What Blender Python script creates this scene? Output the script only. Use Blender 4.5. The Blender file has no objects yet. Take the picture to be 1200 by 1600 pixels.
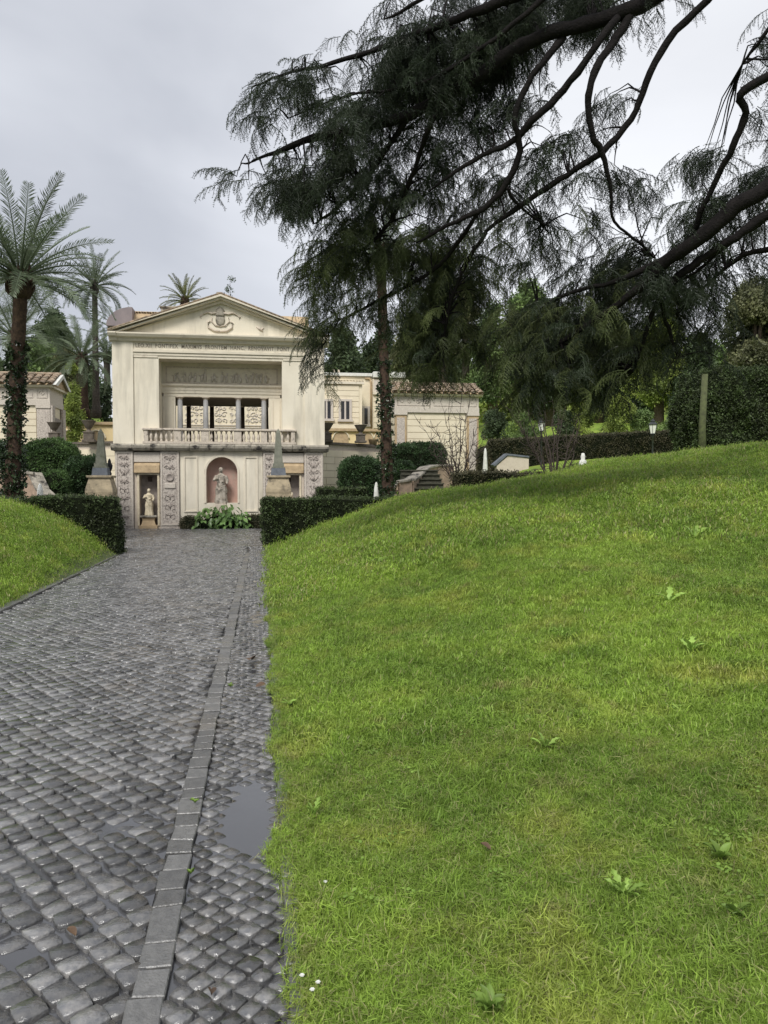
import bpy, math, random
import numpy as np
from math import sin, cos, pi, radians, atan2, sqrt
from mathutils import Vector, Matrix, Euler
random.seed(7); RNG = np.random.default_rng(7)
S = bpy.context.scene; COL = S.collection

# ------------------------------------------------------------------ camera
PSI, TH = radians(8.95), radians(2.05)
cam = bpy.data.objects.new('camera', bpy.data.cameras.new('camera')); COL.objects.link(cam); S.camera = cam
cam.location = (0, 0, 1.6); cam.rotation_euler = (pi/2-TH, 0, -PSI)
cam.data.sensor_fit = 'VERTICAL'; cam.data.sensor_height = 32; cam.data.lens = 24
cam.data.clip_start = .05; cam.data.clip_end = 3000

# ------------------------------------------------------------------ sky, sun, exposure
SUN_EL, SUN_AZ = radians(48), radians(205)      # azimuth clockwise from +Y (down the road)
w = bpy.data.worlds.new('World'); S.world = w; w.use_nodes = True
nt = w.node_tree; nt.nodes.clear(); N = nt.nodes.new; L = nt.links.new
sky = N('ShaderNodeTexSky'); sky.sky_type = 'NISHITA'; sky.sun_disc = False
sky.sun_elevation = SUN_EL; sky.sun_rotation = SUN_AZ
b1 = N('ShaderNodeBackground'); b1.inputs[1].default_value = .06; L(sky.outputs[0], b1.inputs[0])
tc = N('ShaderNodeTexCoord'); mp = N('ShaderNodeMapping'); mp.inputs['Scale'].default_value = (1, 1, 2.2)
mp.inputs['Location'].default_value = (3.1, .7, .2)
L(tc.outputs['Generated'], mp.inputs[0])
n1 = N('ShaderNodeTexNoise'); n1.inputs['Scale'].default_value = 2.1; n1.inputs['Detail'].default_value = 5; n1.inputs['Roughness'].default_value = .45
n1.inputs['Distortion'].default_value = .4
L(mp.outputs[0], n1.inputs[0])
cr = N('ShaderNodeValToRGB'); cr.color_ramp.elements[0].position = .33; cr.color_ramp.elements[0].color = (.52, .54, .595, 1)
cr.color_ramp.elements[1].position = .68; cr.color_ramp.elements[1].color = (.80, .82, .87, 1)
L(n1.outputs[0], cr.inputs[0])
vd = N('ShaderNodeVectorMath'); vd.operation = 'DOT_PRODUCT'; L(tc.outputs['Generated'], vd.inputs[0]); vd.inputs[1].default_value = (.62, .66, .42)
gl = N('ShaderNodeMapRange'); gl.interpolation_type = 'SMOOTHSTEP'; gl.inputs['From Min'].default_value = .70; gl.inputs['From Max'].default_value = 1.0; gl.inputs['To Max'].default_value = .55; L(vd.outputs['Value'], gl.inputs['Value'])
gm = N('ShaderNodeMix'); gm.data_type = 'RGBA'; L(gl.outputs[0], gm.inputs['Factor']); L(cr.outputs[0], gm.inputs['A']); gm.inputs['B'].default_value = (.95, .96, .98, 1)
b2 = N('ShaderNodeBackground'); b2.inputs[1].default_value = .52; L(gm.outputs['Result'], b2.inputs[0])
mx = N('ShaderNodeMixShader'); mx.inputs[0].default_value = .93; L(b1.outputs[0], mx.inputs[1]); L(b2.outputs[0], mx.inputs[2])
wo = N('ShaderNodeOutputWorld'); L(mx.outputs[0], wo.inputs[0])
sl = bpy.data.lights.new('sun', 'SUN'); sl.energy = 1.5; sl.angle = radians(20); sl.color = (1, .97, .92)
so = bpy.data.objects.new('sun', sl); COL.objects.link(so); so.location = (0, -5, 30)
sd = Vector((sin(SUN_AZ)*cos(SUN_EL), cos(SUN_AZ)*cos(SUN_EL), sin(SUN_EL)))
so.rotation_euler = sd.to_track_quat('Z', 'Y').to_euler()
S.view_settings.view_transform = 'Standard'; S.view_settings.look = 'None'
S.view_settings.exposure = 1.15; S.view_settings.gamma = 1; S.view_settings.use_curve_mapping = False

# ------------------------------------------------------------------ helpers
_f = np.array([sin(PSI)*cos(TH), cos(PSI)*cos(TH), -sin(TH)]); _r = np.array([cos(PSI), -sin(PSI), 0.]); _u = np.cross(_r, _f)
EYE = np.array([0, 0, 1.6])
def P(px, py, Y):                       # photo pixel -> world point at road distance Y
    d = _f+(px-600)/1200*_r-(py-800)/1200*_u
    return EYE+d*(Y/d[1])
def XX(px, Y): return float(P(px, 757, Y)[0])
def ZZ(px, py, Y): return float(P(px, py, Y)[2])
def ss(a, b, x):
    t = np.clip((np.asarray(x, float)-a)/(b-a), 0, 1); return t*t*(3-2*t)

class MB:
    def __init__(s): s.v = []; s.f = []; s.sm = []; s.tone = []
    def add(s, vs, fs, smooth=False, tone=None):
        o = len(s.v); s.v += [tuple(map(float, v)) for v in vs]; s.f += [tuple(i+o for i in f) for f in fs]; s.sm += [smooth]*len(fs)
        s.tone += [tone if tone is not None else .5]*len(fs); return s
    def box(s, a, b, tone=None, bev=0):
        (x0, y0, z0), (x1, y1, z1) = a, b
        x0, x1 = min(x0, x1), max(x0, x1); y0, y1 = min(y0, y1), max(y0, y1); z0, z1 = min(z0, z1), max(z0, z1)
        return s.add([(x0,y0,z0),(x1,y0,z0),(x1,y1,z0),(x0,y1,z0),(x0,y0,z1),(x1,y0,z1),(x1,y1,z1),(x0,y1,z1)],
              [(0,3,2,1),(4,5,6,7),(0,1,5,4),(1,2,6,5),(2,3,7,6),(3,0,4,7)], False, tone)
    def prism(s, poly, y0, y1):         # poly in (x,z), CCW seen from -Y
        n = len(poly)
        vs = [(x, y0, z) for x, z in poly]+[(x, y1, z) for x, z in poly]
        fs = [tuple(range(n)), tuple(range(2*n-1, n-1, -1))]+[(i, i+n, (i+1) % n+n, (i+1) % n) for i in range(n)]
        return s.add(vs, fs)
    def prismx(s, poly, x0, x1):        # poly in (y,z)
        n = len(poly)
        vs = [(x0, y, z) for y, z in poly]+[(x1, y, z) for y, z in poly]
        return s.add(vs, [tuple(range(n)), tuple(range(2*n-1, n-1, -1))]+[(i, i+n, (i+1) % n+n, (i+1) % n) for i in range(n)])
    def tube(s, pts, rs, n=8, smooth=True, cap=True):
        pts = [Vector(p) for p in pts]; k = len(pts)
        if not hasattr(rs, '__len__'): rs = [rs]*k
        vs = []; fs = []; ref = None
        for i, p in enumerate(pts):
            t = (pts[min(i+1, k-1)]-pts[max(i-1, 0)]).normalized()
            if ref is None: ref = Vector((0, 0, 1)) if abs(t.z) < .9 else Vector((1, 0, 0))
            a = t.cross(ref).normalized(); b = t.cross(a).normalized(); ref = b.cross(t) if False else ref
            if abs(t.dot(ref)) > .97: ref = Vector((1, 0, 0)) if abs(t.x) < .7 else Vector((0, 1, 0)); a = t.cross(ref).normalized(); b = t.cross(a).normalized()
            for j in range(n):
                q = p+(a*cos(2*pi*j/n)+b*sin(2*pi*j/n))*rs[i]; vs.append(q)
        for i in range(k-1):
            for j in range(n): fs.append((i*n+j, i*n+(j+1) % n, (i+1)*n+(j+1) % n, (i+1)*n+j))
        if cap: fs += [tuple(range(n-1, -1, -1)), tuple(range((k-1)*n, k*n))]
        return s.add(vs, fs, smooth)
    def lathe(s, prof, c=(0,0,0), n=16, smooth=True, sx=1, sy=1, rot=0, wob=None):
        vs = []; fs = []
        for r, z in prof:
            for j in range(n):
                a = 2*pi*j/n+rot; k = r*(wob(a, z) if wob else 1); vs.append((c[0]+k*cos(a)*sx, c[1]+k*sin(a)*sy, c[2]+z))
        m = len(prof)
        for i in range(m-1):
            for j in range(n): fs.append((i*n+j, i*n+(j+1) % n, (i+1)*n+(j+1) % n, (i+1)*n+j))
        fs += [tuple(range(n-1, -1, -1)), tuple(range((m-1)*n, m*n))]
        return s.add(vs, fs, smooth)
    def ball(s, c, r, n=10, m=6, sx=1, sy=1, sz=1):
        return s.lathe([(r*sin(pi*max(.02, min(.98, i/m))), -r*sz*cos(pi*i/m)) for i in range(m+1)], c, n, True, sx, sy)
    def mesh(s, name, org=(0,0,0)):
        me = bpy.data.meshes.new(name); v = np.array(s.v, float).reshape(-1, 3)-np.array(org)
        me.from_pydata(v.tolist(), [], s.f); me.polygons.foreach_set('use_smooth', s.sm)
        at = me.attributes.new('tone', 'FLOAT', 'FACE'); at.data.foreach_set('value', s.tone)
        me.update(); return me

ORG = {}
def thing(name, label, cat, loc=(0,0,0), group=None, rz=0):
    o = bpy.data.objects.new(name, None); COL.objects.link(o); o.location = tuple(map(float, loc)); o.rotation_euler = (0, 0, rz); o.empty_display_size = .2
    o['label'] = label; o['category'] = cat
    if group: o['group'] = group
    ORG[o.name] = Vector(o.location); return o
def part(name, m, mat, parent=None, label=None, local=False, kind=None, bevel=0):
    """link a mesh builder as ONE object; world-space coordinates unless local"""
    org = (0, 0, 0)
    if parent is not None and not local: org = ORG[parent.name]
    me = m.mesh(name, org) if isinstance(m, MB) else m
    if mat and not me.materials: me.materials.append(mat)
    o = bpy.data.objects.new(name, me); COL.objects.link(o)
    if parent is not None: o.parent = parent; ORG[o.name] = ORG[parent.name]
    else: ORG[o.name] = Vector((0, 0, 0))
    if label: o['label'] = label
    if kind: o['kind'] = kind
    if bevel:
        b = o.modifiers.new('bevel', 'BEVEL'); b.width = bevel; b.segments = 2; b.limit_method = 'ANGLE'
    return o
def single(name, m, mat, label, cat, group=None, bevel=0, loc=None):
    v = np.array(m.v); c = loc if loc is not None else ((v[:,0].min()+v[:,0].max())/2, (v[:,1].min()+v[:,1].max())/2, v[:,2].min())
    me = m.mesh(name, c); me.materials.append(mat)
    o = bpy.data.objects.new(name, me); COL.objects.link(o); o.location = tuple(map(float, c)); o['label'] = label; o['category'] = cat
    if group: o['group'] = group
    if bevel:
        b = o.modifiers.new('bevel', 'BEVEL'); b.width = bevel; b.segments = 2; b.limit_method = 'ANGLE'
    return o
def struct(name, m, mat):
    return part(name, m, mat, None, None, False, 'structure')
def copy_tree(o, parent=None):
    c = o.copy(); COL.objects.link(c)
    if parent is not None: c.parent = parent
    for ch in list(o.children): copy_tree(ch, c)
    return c

# ------------------------------------------------------------------ materials
def mat(name, base, var=None, scale=8, rough=.8, bump=0, bscale=None, detail=6, spec=.3, stops=(.35, .65), trans=0, wcoord=True,
        rnd=0, dirt=None, dscale=1.5, dpos=(.52, .7), tone=0, spots=None, streak=False, trcol=None):
    m = bpy.data.materials.new(name); m.use_nodes = True; t = m.node_tree; n = t.nodes; l = t.links.new
    bs = n['Principled BSDF']; out = n['Material Output']
    bs.inputs['Roughness'].default_value = rough; bs.inputs['Specular IOR Level'].default_value = spec
    geo = n.new('ShaderNodeNewGeometry'); src = geo.outputs['Position']
    if streak:
        mpp = n.new('ShaderNodeMapping'); mpp.inputs['Scale'].default_value = (1, 1, .12); l(src, mpp.inputs[0]); dsrc = mpp.outputs[0]
    else: dsrc = src
    cur = None
    nz = n.new('ShaderNodeTexNoise'); nz.inputs['Scale'].default_value = scale; nz.inputs['Detail'].default_value = detail; nz.inputs['Roughness'].default_value = .6
    l(src, nz.inputs['Vector'])
    rp = n.new('ShaderNodeValToRGB'); rp.color_ramp.elements[0].position = stops[0]; rp.color_ramp.elements[1].position = stops[1]
    v = var or tuple(c*.8 for c in base)
    rp.color_ramp.elements[0].color = (*v, 1); rp.color_ramp.elements[1].color = (*base, 1)
    l(nz.outputs['Fac'], rp.inputs[0]); cur = rp.outputs[0]
    if dirt:
        d = n.new('ShaderNodeTexNoise'); d.inputs['Scale'].default_value = dscale; d.inputs['Detail'].default_value = 8; d.inputs['Roughness'].default_value = .65; l(dsrc, d.inputs['Vector'])
        r2 = n.new('ShaderNodeMapRange'); r2.inputs['From Min'].default_value = dpos[0]; r2.inputs['From Max'].default_value = dpos[1]; l(d.outputs['Fac'], r2.inputs['Value'])
        mm = n.new('ShaderNodeMix'); mm.data_type = 'RGBA'; l(r2.outputs[0], mm.inputs['Factor']); l(cur, mm.inputs['A']); mm.inputs['B'].default_value = (*dirt, 1); cur = mm.outputs['Result']
    if spots:
        d = n.new('ShaderNodeTexVoronoi'); d.inputs['Scale'].default_value = spots[1]; l(src, d.inputs['Vector'])
        r2 = n.new('ShaderNodeMapRange'); r2.inputs['From Min'].default_value = spots[2]; r2.inputs['From Max'].default_value = spots[2]*.6; l(d.outputs['Distance'], r2.inputs['Value'])
        mm = n.new('ShaderNodeMix'); mm.data_type = 'RGBA'; l(r2.outputs[0], mm.inputs['Factor']); l(cur, mm.inputs['A']); mm.inputs['B'].default_value = (*spots[0], 1); cur = mm.outputs['Result']
    if rnd or tone:
        h = n.new('ShaderNodeHueSaturation'); mr = n.new('ShaderNodeMapRange'); k = rnd or tone
        mr.inputs['To Min'].default_value = 1-k; mr.inputs['To Max'].default_value = 1+k
        if rnd: oi = n.new('ShaderNodeObjectInfo'); l(oi.outputs['Random'], mr.inputs['Value'])
        else: oi = n.new('ShaderNodeAttribute'); oi.attribute_name = 'tone'; l(oi.outputs['Fac'], mr.inputs['Value'])
        l(mr.outputs[0], h.inputs['Value']); l(cur, h.inputs['Color']); cur = h.outputs[0]
    l(cur, bs.inputs['Base Color'])
    if bump:
        bn = n.new('ShaderNodeBump'); bn.inputs['Strength'].default_value = bump; bn.inputs['Distance'].default_value = .02
        z2 = n.new('ShaderNodeTexNoise'); z2.inputs['Scale'].default_value = bscale or scale*3; z2.inputs['Detail'].default_value = 5; l(src, z2.inputs['Vector'])
        l(z2.outputs['Fac'], bn.inputs['Height']); l(bn.outputs[0], bs.inputs['Normal'])
    if trans:
        tr = n.new('ShaderNodeBsdfTranslucent'); ms = n.new('ShaderNodeMixShader'); ms.inputs[0].default_value = trans
        l(cur, tr.inputs['Color']); l(bs.outputs[0], ms.inputs[1]); l(tr.outputs[0], ms.inputs[2]); l(ms.outputs[0], out.inputs['Surface'])
    return m

M = {}
M['stucco'] = mat('stucco', (.76,.70,.575), (.69,.63,.51), 1.3, .85, .15, 30, dirt=(.42,.385,.31), dscale=2.6, dpos=(.48,.80), streak=True)
M['trim'] = mat('trim_stucco', (.73,.665,.54), (.62,.56,.45), 3, .85, .15, 30, dirt=(.36,.31,.24), dscale=3, dpos=(.55,.8))
M['ledge'] = mat('weathered_travertine', (.42,.38,.31), (.26,.24,.20), 5, .9, .5, 25, dirt=(.055,.05,.045), dscale=3.2, dpos=(.5,.62))
M['stone'] = mat('pale_stone', (.62,.54,.45), (.50,.43,.35), 5, .85, .3, 40, dirt=(.22,.19,.16), dscale=5, dpos=(.55,.75))
M['stone2'] = mat('baluster_stone', (.60,.53,.44), (.46,.40,.33), 8, .85, .3, 40, dirt=(.14,.12,.10), dscale=6, dpos=(.56,.7))
M['mosaic'] = mat('mosaic', (.60,.54,.47), (.42,.37,.33), 26, .8, .6, 60, stops=(.4,.6), dirt=(.25,.21,.18), dscale=14, dpos=(.52,.68))
M['mosaic_dark'] = mat('mosaic_ornament', (.25,.215,.19), (.40,.35,.31), 24, .8, .3, 60)
M['mosaic_light'] = mat('mosaic_band', (.62,.56,.49), (.5,.45,.38), 20, .8, .3, 60)
M['niche'] = mat('pink_plaster', (.47,.31,.26), (.38,.25,.21), 3, .85, .3, 30, dirt=(.40,.33,.27), dscale=4)
M['niche2'] = mat('grey_niche', (.33,.29,.26), (.24,.21,.19), 8, .85, .5, 40)
M['ochre'] = mat('ochre_stone', (.50,.38,.23), (.38,.28,.17), 5, .8, .3, 30, dirt=(.3,.22,.14), dscale=6)
M['cream2'] = mat('warm_courtyard_plaster', (.76,.68,.52), (.68,.60,.45), 1.5, .85, .1, 20)
M['yellow'] = mat('yellow_plaster', (.76,.61,.35), (.70,.55,.30), 2, .85, .1, 20)
M['marble'] = mat('aged_marble', (.48,.43,.36), (.30,.26,.21), 6, .6, .2, 40, dirt=(.14,.125,.10), dscale=7, dpos=(.5,.62))
M['marble2'] = mat('yellowed_marble', (.68,.60,.45), (.55,.47,.33), 6, .6, .2, 40)
M['column'] = mat('grey_granite', (.34,.335,.33), (.27,.265,.26), 30, .5, .1, 60)
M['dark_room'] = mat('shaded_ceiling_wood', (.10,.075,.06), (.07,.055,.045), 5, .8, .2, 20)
M['tile'] = mat('roof_tile', (.34,.255,.175), (.23,.175,.125), 6, .9, .4, 40, dirt=(.14,.13,.09), dscale=5, dpos=(.5,.7), rnd=.35)
M['lead'] = mat('lead_sheet', (.24,.20,.20), (.19,.16,.165), 3, .55, .1, 20, spec=.5)
M['obelisk'] = mat('lichen_granite', (.22,.22,.175), (.16,.165,.13), 9, .8, .3, 40, dirt=(.11,.115,.07), dscale=5)
M['slate'] = mat('blue_grey_stone', (.15,.165,.19), (.10,.11,.125), 9, .7, .2, 40)
M['pedestal'] = mat('pedestal_travertine', (.44,.36,.24), (.30,.25,.17), 5, .85, .3, 40, dirt=(.13,.11,.08), dscale=4, dpos=(.5,.7))
M['white'] = mat('white_marker_stone', (.70,.70,.66), (.55,.55,.50), 8, .7, .2, 40)
M['metal'] = mat('dark_iron', (.035,.04,.04), (.02,.022,.022), 10, .4, spec=.5)
M['lamp_glass'] = mat('frosted_lamp_glass', (.80,.80,.76), (.72,.72,.68), 3, .25, spec=.5)
M['urn'] = mat('urn_stone', (.16,.135,.11), (.10,.085,.07), 9, .85, .4, 40)
M['black'] = mat('dark_clothes', (.02,.02,.024), (.012,.012,.015), 5, .8)
M['skin'] = mat('skin', (.45,.28,.2), (.42,.25,.18), 5, .6)
M['window_glass'] = mat('window_glass', (.03,.03,.035), (.02,.02,.02), 2, .12, spec=.6)
M['window_frame'] = mat('window_frame_paint', (.55,.50,.44), (.5,.45,.4), 5, .6)
M['stair'] = mat('pink_travertine', (.46,.34,.25), (.32,.24,.18), 6, .85, .3, 30, dirt=(.18,.15,.12), dscale=4)
M['step'] = mat('mossy_step', (.12,.115,.085), (.07,.07,.05), 6, .9, .3, 30)
M['letter'] = mat('inscription_paint', (.20,.17,.13), (.3,.26,.2), 20, .8)
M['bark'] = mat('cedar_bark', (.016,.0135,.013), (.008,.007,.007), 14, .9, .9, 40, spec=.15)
M['bark2'] = mat('grey_brown_bark', (.15,.11,.085), (.08,.06,.05), 10, .9, .8, 30)
M['bare'] = mat('bare_twig_bark', (.085,.065,.055), (.05,.04,.035), 14, .9)
M['palm_bark'] = mat('palm_bark', (.085,.055,.038), (.035,.025,.02), 12, .9, .9, 20, spec=.15)
M['palm_bark_grey'] = mat('grey_palm_bark', (.095,.082,.072), (.05,.043,.037), 12, .9, .9, 20, spec=.15)
M['moss'] = mat('mossy_bark', (.10,.115,.05), (.06,.065,.035), 6, .95, .6, 20)
def leaf(name, a, b, tr=.35, rnd=.35, sc=.9, rough=.5): return mat(name, a, b, sc, rough, 0, trans=tr, rnd=rnd, spec=.3, stops=(.35,.62), detail=3)
M['cedar'] = leaf('cedar_needles', (.034,.048,.024), (.018,.027,.015), .12, .4)
M['cedar_g'] = leaf('cedar_needles_fresh', (.115,.140,.050), (.060,.078,.032), .2, .45)
M['hedge'] = leaf('hedge_leaves', (0.062,0.093,0.031), (0.041,0.053,0.022), .2, .6, 2.0)
M['hedge_b'] = leaf('brown_hedge_leaves', (0.094,0.086,0.046), (0.054,0.056,0.031), .2, .5, 1.4)
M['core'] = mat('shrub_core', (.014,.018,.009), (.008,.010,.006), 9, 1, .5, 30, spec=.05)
M['shrub'] = leaf('shrub_leaves', (.085,.15,.042), (.045,.085,.028), .3, .5, 1.6)
M['shrub_d'] = leaf('dark_shrub_leaves', (0.054,0.102,0.036), (0.030,0.054,0.022), .25, .5, 1.6)
M['tree_g'] = leaf('broadleaf_green', (0.227,0.317,0.102), (0.102,0.160,0.059), .3, .5, .5)
M['tree_d'] = leaf('evergreen_dark', (0.094,0.133,0.060), (0.049,0.072,0.038), .2, .5, .4)
M['tree_y'] = leaf('yellow_green', (0.377,0.452,0.104), (0.189,0.246,0.075), .4, .5, .8)
M['tree_o'] = leaf('olive_green', (0.189,0.198,0.094), (0.104,0.113,0.064), .3, .4, .6)
M['palm'] = leaf('palm_leaf', (0.188,0.231,0.144), (0.106,0.138,0.081), .3, .35, 1.2, .35)
M['palm_y'] = leaf('palm_leaf_yellow', (.20,.21,.075), (.12,.13,.05), .35, .35, 1.2)
M['ivy'] = leaf('ivy_leaf', (0.039,0.062,0.026), (0.021,0.034,0.016), .15, .6, 3, .25)
M['big'] = leaf('large_leaf', (.17,.28,.09), (.09,.16,.05), .3, .4, 3, .3)
M['weed'] = leaf('weed_leaf', (.34,.50,.11), (.26,.40,.08), .35, .25, 9, .5)
M['clover'] = leaf('clover_leaf', (.22,.33,.065), (.16,.26,.05), .35, .3, 9, .5)
M['petal'] = mat('white_petal', (.8,.8,.76), (.75,.75,.7), 9, .6, trans=.2)
M['dead_leaf'] = mat('brown_dead_leaf', (.13,.08,.045), (.07,.045,.03), 20, .6)

# road stone, wet
def wet(name, a, b, r0, r1, tone=.45, rnd=0):
    m = mat(name, a, b, 28, .3, .3, 90, spec=.8, tone=tone if not rnd else 0, rnd=rnd, dirt=(.115,.098,.075), dscale=1.3, dpos=(.55,.80))
    t = m.node_tree; bs = t.nodes['Principled BSDF']
    g = t.nodes.new('ShaderNodeNewGeometry'); z = t.nodes.new('ShaderNodeTexNoise'); z.inputs['Scale'].default_value = 2.2; z.inputs['Detail'].default_value = 6
    t.links.new(g.outputs['Position'], z.inputs['Vector'])
    r = t.nodes.new('ShaderNodeMapRange'); r.inputs['From Min'].default_value = .38; r.inputs['From Max'].default_value = .62
    r.inputs['To Min'].default_value = r0; r.inputs['To Max'].default_value = r1
    t.links.new(z.outputs['Fac'], r.inputs['Value']); t.links.new(r.outputs[0], bs.inputs['Roughness']); bs.inputs['Coat Weight'].default_value = .35 if 'cobble' in name else 0; bs.inputs['Coat Roughness'].default_value = .16; bs.inputs['Coat IOR'].default_value = 1.45
    return m
M['cobble'] = wet('wet_basalt_cobble', (.155,.150,.143), (.082,.083,.087), .08, .32, .6)
M['kerb'] = wet('wet_kerb_stone', (.125,.123,.118), (.085,.084,.082), .2, .45, .3)
M['joint'] = wet('wet_joint_grit', (.030,.028,.026), (.018,.017,.016), .25, .6, .01)
M['water'] = mat('puddle_water', (.06,.06,.063), (.05,.05,.053), 2, .03, .02, 40, spec=1.0)
# lawn soil + grass
def grassmat(name, blade=False):
    m = bpy.data.materials.new(name); m.use_nodes = True; t = m.node_tree; n = t.nodes; l = t.links.new
    bs = n['Principled BSDF']; out = n['Material Output']; geo = n.new('ShaderNodeNewGeometry')
    def noise(sc, det=4):
        z = n.new('ShaderNodeTexNoise'); z.inputs['Scale'].default_value = sc; z.inputs['Detail'].default_value = det; z.inputs['Roughness'].default_value = .6; l(geo.outputs['Position'], z.inputs['Vector']); return z.outputs['Fac']
    def mix(f, a, b, lo, hi):
        r = n.new('ShaderNodeMapRange'); r.inputs['From Min'].default_value = lo; r.inputs['From Max'].default_value = hi; l(f, r.inputs['Value'])
        mm = n.new('ShaderNodeMix'); mm.data_type = 'RGBA'; l(r.outputs[0], mm.inputs['Factor'])
        for k, v in (('A', a), ('B', b)):
            if isinstance(v, tuple): mm.inputs[k].default_value = (*v, 1)
            else: l(v, mm.inputs[k])
        return mm.outputs['Result']
    k = 1.6 if blade else 1.2
    c = mix(noise(.55, 3), (.114*k,.178*k,.030*k), (.180*k,.258*k,.042*k), .38, .60)
    c = mix(noise(1.7, 6), c, (.23*k,.26*k,.055*k), .50, .70)
    c = mix(noise(3.1, 6), c, (.22*k,.18*k,.085*k), .60, .78)
    c = mix(noise(.9, 5), c, (.085*k,.150*k,.022*k), .56, .74)
    if blade:
        oi = n.new('ShaderNodeObjectInfo'); h = n.new('ShaderNodeHueSaturation'); mr = n.new('ShaderNodeMapRange')
        mr.inputs['To Min'].default_value = .6; mr.inputs['To Max'].default_value = 1.4; l(oi.outputs['Random'], mr.inputs['Value']); l(mr.outputs[0], h.inputs['Value'])
        at = n.new('ShaderNodeAttribute'); at.attribute_name = 'tone'; c2 = mix(at.outputs['Fac'], c, (.36,.34,.16), .88, 1.0)
        l(c2, h.inputs['Color']); c = h.outputs[0]
        bs.inputs['Roughness'].default_value = .45; bs.inputs['Specular IOR Level'].default_value = .3
        tr = n.new('ShaderNodeBsdfTranslucent'); ms = n.new('ShaderNodeMixShader'); ms.inputs[0].default_value = .4
        l(c, tr.inputs['Color']); l(bs.outputs[0], ms.inputs[1]); l(tr.outputs[0], ms.inputs[2]); l(ms.outputs[0], out.inputs['Surface'])
    else:
        c = mix(noise(22, 4), c, (.085,.115,.030), .50, .80)
        bs.inputs['Roughness'].default_value = .9; bs.inputs['Specular IOR Level'].default_value = .1
        bn = n.new('ShaderNodeBump'); bn.inputs['Strength'].default_value = .6; bn.inputs['Distance'].default_value = .03; l(noise(30, 4), bn.inputs['Height']); l(bn.outputs[0], bs.inputs['Normal'])
    l(c, bs.inputs['Base Color']); return m
M['lawn'] = grassmat('lawn_turf'); M['blade'] = grassmat('grass_blade', True)
M['soil'] = mat('garden_ground', (.09,.12,.035), (.05,.06,.03), .6, .95, .4, 10)
M['gravel'] = mat('damp_forecourt', (.10,.095,.085), (.07,.065,.06), 6, .5, .4, 40)

# ------------------------------------------------------------------ instancing (geometry nodes)
def mesh_obj(mb, m, name='source'):
    me = mb.mesh(name) if isinstance(mb, MB) else mb
    if not me.materials: me.materials.append(m)
    return bpy.data.objects.new(name, me)          # not linked: only a source for the nodes
def scatter(name, pts, rots, scales, sources, parent=None, kind=None, label=None, idx=None):
    pts = np.asarray(pts, float).reshape(-1, 3); n = len(pts)
    org = np.array(ORG[parent.name]) if parent is not None else np.zeros(3)
    me = bpy.data.meshes.new(name); me.vertices.add(n); me.vertices.foreach_set('co', (pts-org).ravel())
    a = me.attributes.new('rot', 'FLOAT_VECTOR', 'POINT'); a.data.foreach_set('vector', np.asarray(rots, float).ravel())
    sc = np.asarray(scales, float); sc = np.repeat(sc[:, None], 3, 1) if sc.ndim == 1 else sc
    a = me.attributes.new('scl', 'FLOAT_VECTOR', 'POINT'); a.data.foreach_set('vector', sc.ravel())
    if idx is None: idx = RNG.integers(0, len(sources), n)
    a = me.attributes.new('idx', 'INT', 'POINT'); a.data.foreach_set('value', np.asarray(idx, np.int32))
    for s_ in sources:
        if s_.data.materials and s_.data.materials[0].name not in [x.name for x in me.materials]: me.materials.append(s_.data.materials[0])
    o = bpy.data.objects.new(name, me); COL.objects.link(o)
    g = bpy.data.node_groups.new('scatter', 'GeometryNodeTree')
    g.interface.new_socket('Geometry', in_out='INPUT', socket_type='NodeSocketGeometry'); g.interface.new_socket('Geometry', in_out='OUTPUT', socket_type='NodeSocketGeometry')
    gi = g.nodes.new('NodeGroupInput'); go = g.nodes.new('NodeGroupOutput')
    jo = g.nodes.new('GeometryNodeJoinGeometry'); ai = g.nodes.new('GeometryNodeInputNamedAttribute'); ai.data_type = 'INT'; ai.inputs['Name'].default_value = 'idx'
    ar = g.nodes.new('GeometryNodeInputNamedAttribute'); ar.data_type = 'FLOAT_VECTOR'; ar.inputs['Name'].default_value = 'rot'
    asc = g.nodes.new('GeometryNodeInputNamedAttribute'); asc.data_type = 'FLOAT_VECTOR'; asc.inputs['Name'].default_value = 'scl'
    for k, s_ in enumerate(sources):
        ip = g.nodes.new('GeometryNodeInstanceOnPoints'); ob = g.nodes.new('GeometryNodeObjectInfo'); ob.inputs['Object'].default_value = s_; ob.inputs['As Instance'].default_value = True
        cp = g.nodes.new('FunctionNodeCompare'); cp.data_type = 'INT'; cp.operation = 'EQUAL'
        ins = [i for i in cp.inputs if i.type == 'INT']; g.links.new(ai.outputs[0], ins[0]); ins[1].default_value = k
        g.links.new(gi.outputs[0], ip.inputs['Points']); g.links.new(cp.outputs[0], ip.inputs['Selection']); g.links.new(ob.outputs['Geometry'], ip.inputs['Instance'])
        g.links.new(ar.outputs[0], ip.inputs['Rotation']); g.links.new(asc.outputs[0], ip.inputs['Scale']); g.links.new(ip.outputs[0], jo.inputs[0])
    g.links.new(jo.outputs[0], go.inputs[0])
    md = o.modifiers.new('scatter', 'NODES'); md.node_group = g
    if parent is not None: o.parent = parent; ORG[o.name] = ORG[parent.name]
    if kind: o['kind'] = kind
    if label: o['label'] = label
    return o
def rrot(n, tilt=pi): return np.stack([RNG.uniform(-tilt, tilt, n), RNG.uniform(-tilt, tilt, n), RNG.uniform(-pi, pi, n)], 1)

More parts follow.
